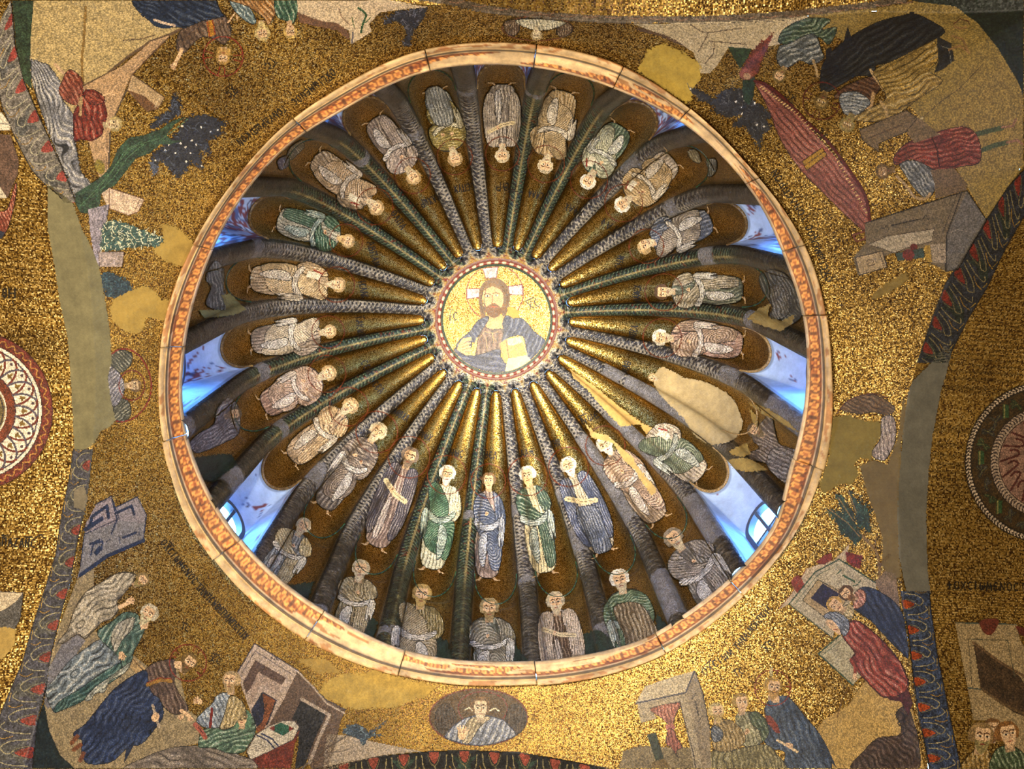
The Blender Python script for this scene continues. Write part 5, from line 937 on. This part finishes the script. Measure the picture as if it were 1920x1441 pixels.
A.drape('cloak','138,1372 160,1356 190,1318 215,1290 245,1268 273,1256 278,1280 284,1298 300,1312 306,1340 290,1366 265,1394 240,1400 215,1424 190,1432 162,1430 152,1410 154,1388 140,1382',(.12,.17,.28),-50,12,1.2,hi=.16,lo=.55,seed=13); A.poly('cloak','232,1432 236,1402 252,1394',(.1,.13,.2)); A.line('stripe','276,1283 300,1274 320,1276',7,(.52,.38,.14)); A.line('stripe','276,1279 300,1270 320,1272',1.6,(.45,.14,.08))
A.line('scroll','286,1322 292,1345 298,1362',5,(.64,.58,.50)); A.ell('hand',291,1344,7,9,SKIN,ang=20); A.line('arm','340,1332 352,1340',7,SKIN); hand(A,356,1346,14,60); hand(A,340,1344,12,150); A.poly('neck','325,1240 340,1238 342,1256 328,1252',SKIN)
for l in('134,1392 144,1380','138,1405 150,1396','150,1425 156,1412'): A.line('sandal',l,8,(.42,.25,.14))
head(A,352,1242,30,(.55,-.8),(.40,.31,.14),(.38,.29,.14),turn=.5,halo=1.15,cross=True,hcol=(.46,.14,.08))
A.thing('painted_building','pale and brown house with nested doorways right of the sick woman, lower left','mosaic building')
A.poly('side_wall','556,1257 580,1280 612,1312 648,1330 638,1352 628,1400 612,1445 585,1445 568,1400 560,1368 545,1352 500,1360 530,1310',(.32,.25,.20),var=.12); A.poly('front','444,1262 477,1206 558,1256 532,1310 502,1362 480,1368 468,1330 458,1302',(.62,.55,.49))
A.poly('brown_frame','455,1280 478,1237 536,1270 528,1284 484,1259 470,1290 461,1300',(.30,.23,.20)); A.poly('inner_wall','470,1290 484,1259 528,1284 522,1300 490,1281 470,1320',(.58,.50,.44)); A.poly('doorway','470,1332 492,1296 519,1312 502,1358 482,1366',(.11,.12,.18),var=.4); A.poly('curtain','492,1300 516,1312 506,1340 494,1368 484,1376 478,1366 492,1352 496,1330',(.42,.24,.12),jag=1,var=.3)
A.poly('dark_window','562,1316 568,1311 612,1338 590,1385 572,1432 552,1445 560,1390 556,1352 546,1348',(.10,.10,.11),var=.5); A.line('window_frame','565,1310 618,1340 596,1388 580,1430',6,(.60,.54,.48)); A.line('outline','444,1262 477,1206 558,1256 580,1280 612,1312 648,1330',2,(.20,.18,.22)); A.line('outline','453,1262 478,1220 545,1262',1.3,(.24,.22,.26)); A.line('outline','508,1232 514,1236 517,1232 521,1238',1.6,(.2,.18,.22)); A.line('outline','558,1258 585,1285 612,1318 645,1336',3,(.62,.56,.5))
A.thing('painted_bed','bed with striped white mattress, green diamond cushion and red frame','mosaic furniture')
A.poly('frame','448,1430 500,1408 548,1386 562,1368 552,1396 548,1420 545,1445 436,1445',(.38,.15,.09),var=.3); A.poly('mattress','462,1408 480,1376 505,1360 532,1350 552,1351 561,1362 550,1386 505,1408 470,1424',(.70,.66,.58),var=.06); outl(A,'mattress','462,1408 480,1376 505,1360 532,1350 552,1351 561,1362 550,1386 505,1408 470,1424',1.5,(.25,.2,.2))
A.poly('cushion','504,1365 526,1354 552,1365 530,1379',(.13,.30,.23)); A.poly('cushion_tip','504,1365 514,1360 514,1370',(.42,.14,.1)); A.poly('cushion_tip','552,1365 542,1361 542,1371',(.42,.14,.1))
for d in(0,8): A.line('stripe',[(482+d,1378-d*.4),(502+d,1388-d*.4),(514+d,1402-d*.4)],3,(.14,.17,.28))
for d in(0,7,14,21): A.line('mattress',[(478-d*.4,1392+d*.6),(502-d*.2,1400+d*.4)],1,(.42,.38,.34))
A.thing('painted_figure','grey blanket covered legs of the sick woman at the bottom edge','mosaic figure'); A.drape('blanket','240,1445 270,1420 300,1408 330,1400 375,1398 420,1404 450,1416 475,1426 462,1445',(.42,.38,.34),12,9,1.2,hi=.25,lo=.5,seed=14)
A.thing('painted_figure','sick woman in green veil and dress raising her arm towards the healer','mosaic figure')
A.drape('dress','372,1400 374,1380 384,1366 405,1364 430,1366 448,1348 462,1334 476,1348 478,1374 466,1396 455,1410 430,1412 400,1402 385,1402',(.28,.38,.30),-20,8,1.1,hi=.5,lo=.55,seed=15); A.line('sleeve','366,1358 378,1372 384,1382',9,(.56,.30,.24)); A.line('sleeve','372,1364 380,1374',2,(.36,.14,.1)); head(A,455,1347,26,(.1,-1),(.4,.3,.2),None,veil=(.32,.44,.33),turn=-.3)
A.thing('painted_figure','bearded man in white, blue and ochre with open hand behind the sick woman','mosaic figure')
A.drape('robe','368,1350 380,1334 398,1318 405,1305 420,1298 432,1306 430,1340 412,1362 398,1364 380,1362',(.50,.54,.58),60,8,.9,hi=.5); A.drape('mantle','430,1306 445,1308 458,1322 461,1346 446,1350 436,1362 412,1366 420,1340',(.62,.54,.36),100,7,.7,hi=.5); A.line('stripe','397,1328 394,1362',5,(.40,.10,.08)); hand(A,371,1314,18,195); head(A,434,1278,32,(.05,-1),(.64,.54,.38),(.62,.52,.36),turn=-.7)
A.thing('inscription','long dark lettering descending along the lower left of the ring','lettering'); text(A,"OXCIWMENOC",(300,1018),(362,1096),13,2.,over=(1,)); text(A,"THNPENQEPANPETP8",(366,1102),(458,1200),13,2.)
A.thing('monogram_lettering','small two letter monogram above the lower left halo','lettering'); text(A,'IC',(340,1180),(352,1184),11,1.8,over=(0,))
A.thing('monogram_lettering','small two letter monogram right of the lower left halo','lettering'); text(A,'XC',(393,1240),(412,1246),13,1.8,over=(0,))
A.build()

# ---------------------------------------------------------------- borders along the arches
def border(C,inner_,outer_,n,bg=(.17,.19,.26),bud=(.44,.16,.12),fl=(.52,.49,.38),green=(.16,.24,.18),start=0.):
    I,O=pts(inner_),pts(outer_); C.poly('border_ground',np.vstack([I,O[::-1]]),bg,jag=1,var=.45)
    def at(P,t):
        L=np.r_[0,np.cumsum(np.hypot(*np.diff(P,axis=0).T))]; L/=L[-1]; return np.array([np.interp(t,L,P[:,0]),np.interp(t,L,P[:,1])])
    def uv(u,v): return at(I,u)*(1-v)+at(O,u)*v
    h=1/n
    for i in range(n):
        c=(i+.5)*h
        P=lambda L:[uv(np.clip(c+a*h,0,1),b) for a,b in L]
        C.poly('acanthus',P([(-.42,.15),(-.2,.45),(-.3,.8),(.0,.92),(.3,.8),(.2,.45),(.42,.15),(.0,.3)]),green if i%2 else bg,var=.4)
        C.poly('bud',P([(-.17,.04),(.0,.02),(.17,.05),(.1,.3),(0,.42),(-.1,.28)]),bud,sm=True,var=.25)
        C.line('flourish',P([(-.4,.1),(-.35,.5),(-.15,.75),(.05,.6),(-.05,.45)]),1.8,fl,sm=True); C.line('flourish',P([(.42,.12),(.38,.55),(.22,.85),(.05,.8)]),1.8,fl,sm=True)
        C.line('flourish',P([(-.2,.1),(-.12,.38),(0,.5),(.12,.38),(.2,.1)]),1.5,W(fl,.75),sm=True); C.line('flourish',P([(-.5,.9),(-.42,.7),(-.5,.5)]),1.4,(.55,.42,.16),sm=True)
        C.line('flourish',P([(.1,.95),(.25,.93),(.4,.9)]),1.5,(.55,.45,.2))
    C.line('edge_line',I,1.6,(.08,.08,.09)); C.line('edge_line',O,1.6,(.10,.09,.09))
V=Canvas((-20,830,180,1441),1.5,BV_OUT)
V.thing('border_band','dark blue foliage border with red buds along the lower left arch edge','mosaic border')
border(V,'173,842 168,890 158,960 146,1010 133,1085 112,1160 97,1222 86,1285 70,1345 60,1441','138,842 130,900 117,960 105,1040 86,1100 66,1160 43,1240 6,1327 -20,1385 -20,1441',10,bg=(.20,.20,.24),green=(.24,.24,.24))
V.thing('plaster_repair','small grey plaster patch inside the lower left border','plaster'); V.poly('plaster','140,918 158,910 164,935 158,958 138,950',(.40,.37,.31),jag=1.5)
V.build()
V=Canvas((-15,0,160,380),1.5,BV_OUT)
V.thing('border_band','speckled grey border with red and white buds along the upper left arch edge','mosaic border')
border(V,'20,0 28,80 45,150 70,210 92,258 125,332 140,375 150,420','-14,60 -8,140 5,200 30,260 60,318 85,345 110,365 140,400',7,bg=(.42,.40,.38),bud=(.50,.22,.2),fl=(.60,.58,.50),green=(.30,.30,.30))
V.thing('dark_green_border','dark green strip along the top left arch edge beside the beige hill','mosaic'); V.poly('rim','22,-4 63,-4 58,60 56,110 60,165 45,150 30,80',(.16,.22,.16),var=.4)
V.build()
V=Canvas((1690,300,1925,680),1.5,BV_OUT)
V.thing('border_band','dark foliage border with red buds along the upper right arch edge','mosaic border')
border(V,'1925,312 1890,349 1849,410 1808,480 1774,530 1748,597 1724,667 1708,722','1925,395 1884,466 1850,538 1815,596 1785,655 1772,690 1760,700 1735,735',9,bg=(.15,.16,.19),bud=(.42,.15,.12),fl=(.46,.42,.30),green=(.14,.17,.15))
V.build()
V=Canvas((1670,1100,1830,1441),1.5,BV_OUT)
V.thing('border_band','blue scrolling border with orange-red buds along the lower right arch edge','mosaic border')
border(V,'1690,1108 1693,1135 1704,1193 1713,1277 1723,1343 1744,1445','1742,1108 1744,1135 1757,1227 1777,1327 1802,1445',7,bg=(.19,.23,.32),bud=(.56,.24,.12),fl=(.58,.54,.42),green=(.22,.26,.34))
V.build()
V=Canvas((560,1395,1260,1441),1.5,BV_OUT)
V.thing('border_band','dark border of red tipped palmettes along the bottom arch edge','mosaic border')
border(V,'560,1445 640,1430 707,1417 807,1408 873,1406 973,1410 1073,1427 1140,1440 1180,1450','560,1490 640,1480 707,1470 807,1462 873,1460 973,1464 1073,1480 1140,1490 1180,1500',11,bg=(.14,.15,.17),bud=(.55,.28,.24),fl=(.56,.52,.38),green=(.18,.24,.22))
V.build()
V=Canvas((720,-5,1720,60),1.5,BV_OUT)
V.thing('border_band','thin grey stone coloured border strip along the top arch edge','mosaic border')
V.poly('band','720,-10 827,7 907,23 1040,37 1140,43 1280,43 1400,41 1480,37 1515,30 1650,14 1700,4 1700,-6 1600,8 1480,21 1380,28 1280,31 1140,30 1000,22 900,8 840,-6',(.34,.29,.23),jag=2,var=.35)
for i in range(22): x=800+i*42; y=np.interp(x,[800,907,1040,1280,1480,1700],[-4,15,29,37,29,2]); V.line('veins',[(x,y),(x+16,y+2),(x+28,y-1)],2,(.48,.36,.28),sm=True)
V.build()
# ---------------------------------------------------------------- vault medallions
def rings(C,cx,cy,L,a0,a1):
    a=np.radians(np.linspace(a0,a1,90)); 
    for part,r0,r1,col,var in L:
        P=np.vstack([np.c_[cx+r1*np.cos(a),cy+r1*np.sin(a)],np.c_[cx+r0*np.cos(a[::-1]),cy+r0*np.sin(a[::-1])]]); C.poly(part,P,col,var=var)
V=Canvas((-12,600,120,940),1.4,BV_OUT); cx,cy=-50,770
V.thing('ornamental_medallion','white and dark red interlaced rosette on the gold vault at the left edge','mosaic medallion')
rings(V,cx,cy,[('outer_ring',130,149,(.40,.17,.13),.35),('white_band',78,130,(.90,.86,.78),.05),('red_ring',62,80,(.44,.22,.14),.3),('inner_disc',0,62,(.46,.40,.26),.3)],-80,80)
for i in range(40):
    a=math.radians(-76+i*3.95); V.line('scroll',[(cx+(139+4*math.sin(i*3+u))*math.cos(a+u*.02),cy+(139+4*math.sin(i*3+u))*math.sin(a+u*.02)) for u in(-1,0,1,2)],2.2,(.66,.48,.24))
V.ell('line',cx,cy,130,130,(.20,.10,.12),ring=1.8); V.ell('line',cx,cy,149,149,(.28,.10,.09),ring=1.8); V.ell('line',cx,cy,122,122,(.30,.28,.34),ring=3.); V.ell('line',cx,cy,62,62,(.85,.82,.75),ring=3); V.ell('line',cx,cy,57,57,(.18,.16,.22),ring=2); V.ell('line',cx,cy,80,80,(.22,.10,.14),ring=2)
for i in range(11):
    am=math.radians(-72+i*14.4)
    for k,col in((0,(.42,.18,.14)),(1,(.32,.30,.36))):
        s_=1 if k else -1; P=[(80,-s_*7.2),(98,-s_*4.5),(112,0),(120,s_*5),(122,s_*9)]; V.line('interlace',[(cx+r*math.cos(am+math.radians(d)),cy+r*math.sin(am+math.radians(d))) for r,d in P],4,col,sm=True)
    V.ell('trefoil',cx+96*math.cos(am),cy+96*math.sin(am),6,2.6,(.50,.40,.18),ang=math.degrees(am)); V.ell('trefoil',cx+94*math.cos(am),cy+94*math.sin(am),2.6,6,(.46,.36,.18),ang=math.degrees(am)); V.ell('curl',cx+113*math.cos(am+.125),cy+113*math.sin(am+.125),3,3,(.30,.24,.28))
V.build()
V=Canvas((-12,500,200,600),1.4,BV_OUT); V.thing('inscription','short dark lettering on the bright gold of the left vault above the rosette','lettering')
text(V,'-Q',(-6,558),(13,558),18,2.4); text(V,'H',(17,558),(31,558),18,2.6); V.line('lettering','24,564 26,568',2,INK); V.build()
V=Canvas((-12,980,130,1240),1.4,BV_OUT); V.thing('inscription','dark lettering on the gold of the left vault below the rosette','lettering'); text(V,'APAZANC',(-6,1022),(66,1026),15,2.2,over=(1,5)); V.line('lettering','66,1008 78,1002 82,1008',1.8,INK)
V.thing('painted_building','corner of a pale and dark building on the left vault edge','mosaic building'); V.poly('wall','-12,1108 44,1111 30,1128 10,1142 -12,1150',(.72,.66,.56)); V.poly('shade','44,1111 38,1160 20,1195 -12,1205 -12,1150 10,1142 30,1128',(.30,.29,.28),var=.25); V.poly('plaster_patch','-12,1180 10,1175 30,1180 28,1210 5,1235 -12,1235',(.60,.50,.26),jag=2); V.line('outline','-12,1108 44,1111 38,1160',1.5,(.2,.18,.18)); V.build()
V=Canvas((-12,200,60,480),1.4,BV_OUT); V.thing('painted_building','white roof and brown wall fragment at the left edge of the photo','mosaic building')
V.poly('roof','-12,205 4,210 22,236 18,243 -12,243',(.80,.76,.68)); V.line('roof','-12,228 18,232',1.5,(.3,.3,.34)); V.poly('wall','-12,250 20,252 36,300 34,325 15,370 -12,372',(.36,.28,.24),var=.25); V.poly('step','-12,330 14,370 -12,372',(.72,.68,.60))
V.thing('painted_figure','sliver of a figure in red and pink cloth at the left edge of the photo','mosaic figure'); V.drape('robe','-12,400 14,392 28,345 32,350 26,390 14,430 2,445 -12,446',(.52,.24,.18),70,5,.5); V.poly('hem','-12,430 10,434 4,446 -12,448',(.16,.18,.24)); V.build()
V=Canvas((1790,700,1925,1030),1.4,BV_OUT); cx,cy=1960,866
V.thing('ornamental_medallion','green garland and white wave rosette on the dim gold vault at the right edge','mosaic medallion')
rings(V,cx,cy,[('wave_ring',140,151,(.16,.12,.08),.2),('garland_ground',104,140,(.22,.16,.07),.35),('white_wave_ring',88,104,(.62,.54,.46),.08),('inner_disc',0,88,(.50,.38,.32),.2)],90,270)
for i in range(60):
    a=math.radians(105+i*2.6); V.line('wave',[(cx+r*math.cos(a+d),cy+r*math.sin(a+d)) for r,d in((149,0),(146,.022),(142,.016),(143.5,.004))],2.2,(.74,.66,.56),sm=True); 
for i in range(44):
    a=math.radians(100+i*3.7); V.line('dark_wave',[(cx+r*math.cos(a+d),cy+r*math.sin(a+d)) for r,d in((102,0),(98,.03),(93,.03),(92,.01))],2.2,(.16,.12,.12),sm=True)
rs=random.Random(4)
for i in range(13):
    a=math.radians(112+i*12); x,y=cx+121*math.cos(a),cy+121*math.sin(a)
    if i%4==2: V.poly('bell',[(x-6,y-14),(x+6,y-12),(x+5,y+12),(x-6,y+13)],(.16,.26,.14)); V.line('bell',[(x-3,y-12),(x-3,y+12)],2,(.46,.44,.26))
    else:
        for j in range(5): b=rs.uniform(0,6.28); V.ell('leaf',x+7*math.cos(b),y+7*math.sin(b),7,3.2,(.15,.20,.12) if (i//2)%2 else (.18,.17,.16),ang=math.degrees(b),var=.35); V.line('vein',[(x,y),(x+11*math.cos(b),y+11*math.sin(b))],1.1,(.36,.34,.2))
for r,c in((151,(.12,.09,.06)),(140,(.10,.08,.06)),(104,(.12,.09,.07)),(88,(.16,.10,.08))): V.ell('line',cx,cy,r,r,c,ring=1.6)
for i in range(8): a=math.radians(110+i*20); V.line('scroll',[(cx+r*math.cos(a+d),cy+r*math.sin(a+d)) for r,d in((84,-.15),(66,-.05),(52,.12),(60,.22),(70,.15))],4,(.28,.12,.10),sm=True)
V.build()
V=Canvas((1760,1060,1925,1441),1.4,BV_OUT); V.thing('inscription','dark lettering along the dim gold vault at the right edge','lettering'); text(V,'+OXCIWMENOCT',(1776,1104),(1922,1108),15,2.)
V.thing('painted_building','pale doorway with slanting brown coffin lid behind three heads at the right edge','mosaic building')
V.poly('wall','1790,1167 1905,1170 1912,1200 1925,1220 1925,1445 1905,1400 1850,1350 1825,1350',(.58,.50,.36),var=.08); V.poly('recess','1824,1204 1840,1212 1912,1268 1925,1290 1925,1345 1900,1335 1838,1290',(.24,.18,.12),var=.35); V.line('slab','1824,1204 1870,1238 1920,1268',5,(.38,.29,.19)); V.line('slab','1838,1290 1880,1320 1925,1340',5,(.36,.28,.18)); V.line('outline','1790,1167 1905,1170',2,(.25,.28,.24)); V.line('outline','1815,1198 1888,1200 1902,1268',1.6,(.28,.27,.2)); V.line('outline','1815,1198 1822,1290',1.3,(.34,.3,.22)); V.line('outline','1814,1289 1838,1292',2.4,(.24,.28,.26)); V.poly('red_cloth','1836,1166 1848,1160 1872,1162 1862,1186 1850,1190 1840,1180',(.36,.16,.11),sm=True); V.poly('red_cloth','1902,1172 1925,1178 1925,1196 1910,1188',(.34,.14,.10))
V.thing('painted_figure','older bearded man in ochre, leftmost of three heads at the lower right edge','mosaic figure'); V.drape('robe','1800,1445 1812,1420 1830,1405 1850,1404 1862,1445',(.56,.44,.22),80,8,.7)
V.thing('painted_figure','brown haired man behind, middle of the three heads at the lower right edge','mosaic figure'); V.T=None; head(V,1860,1368,34,(.05,-1),(.40,.28,.15),(.42,.3,.18),turn=.4)
V.thing('painted_figure','young man in green, rightmost of the three heads at the lower right edge','mosaic figure'); V.drape('robe','1858,1445 1862,1412 1880,1398 1905,1402 1925,1420 1925,1445',(.26,.33,.22),70,8,.7); head(V,1888,1378,42,(-.2,-1),(.46,.31,.15),None,turn=.4)
V.th=V.order[2]; head(V,1838,1382,44,(.1,-1),(.50,.40,.25),(.54,.48,.30),turn=.5); V.build()
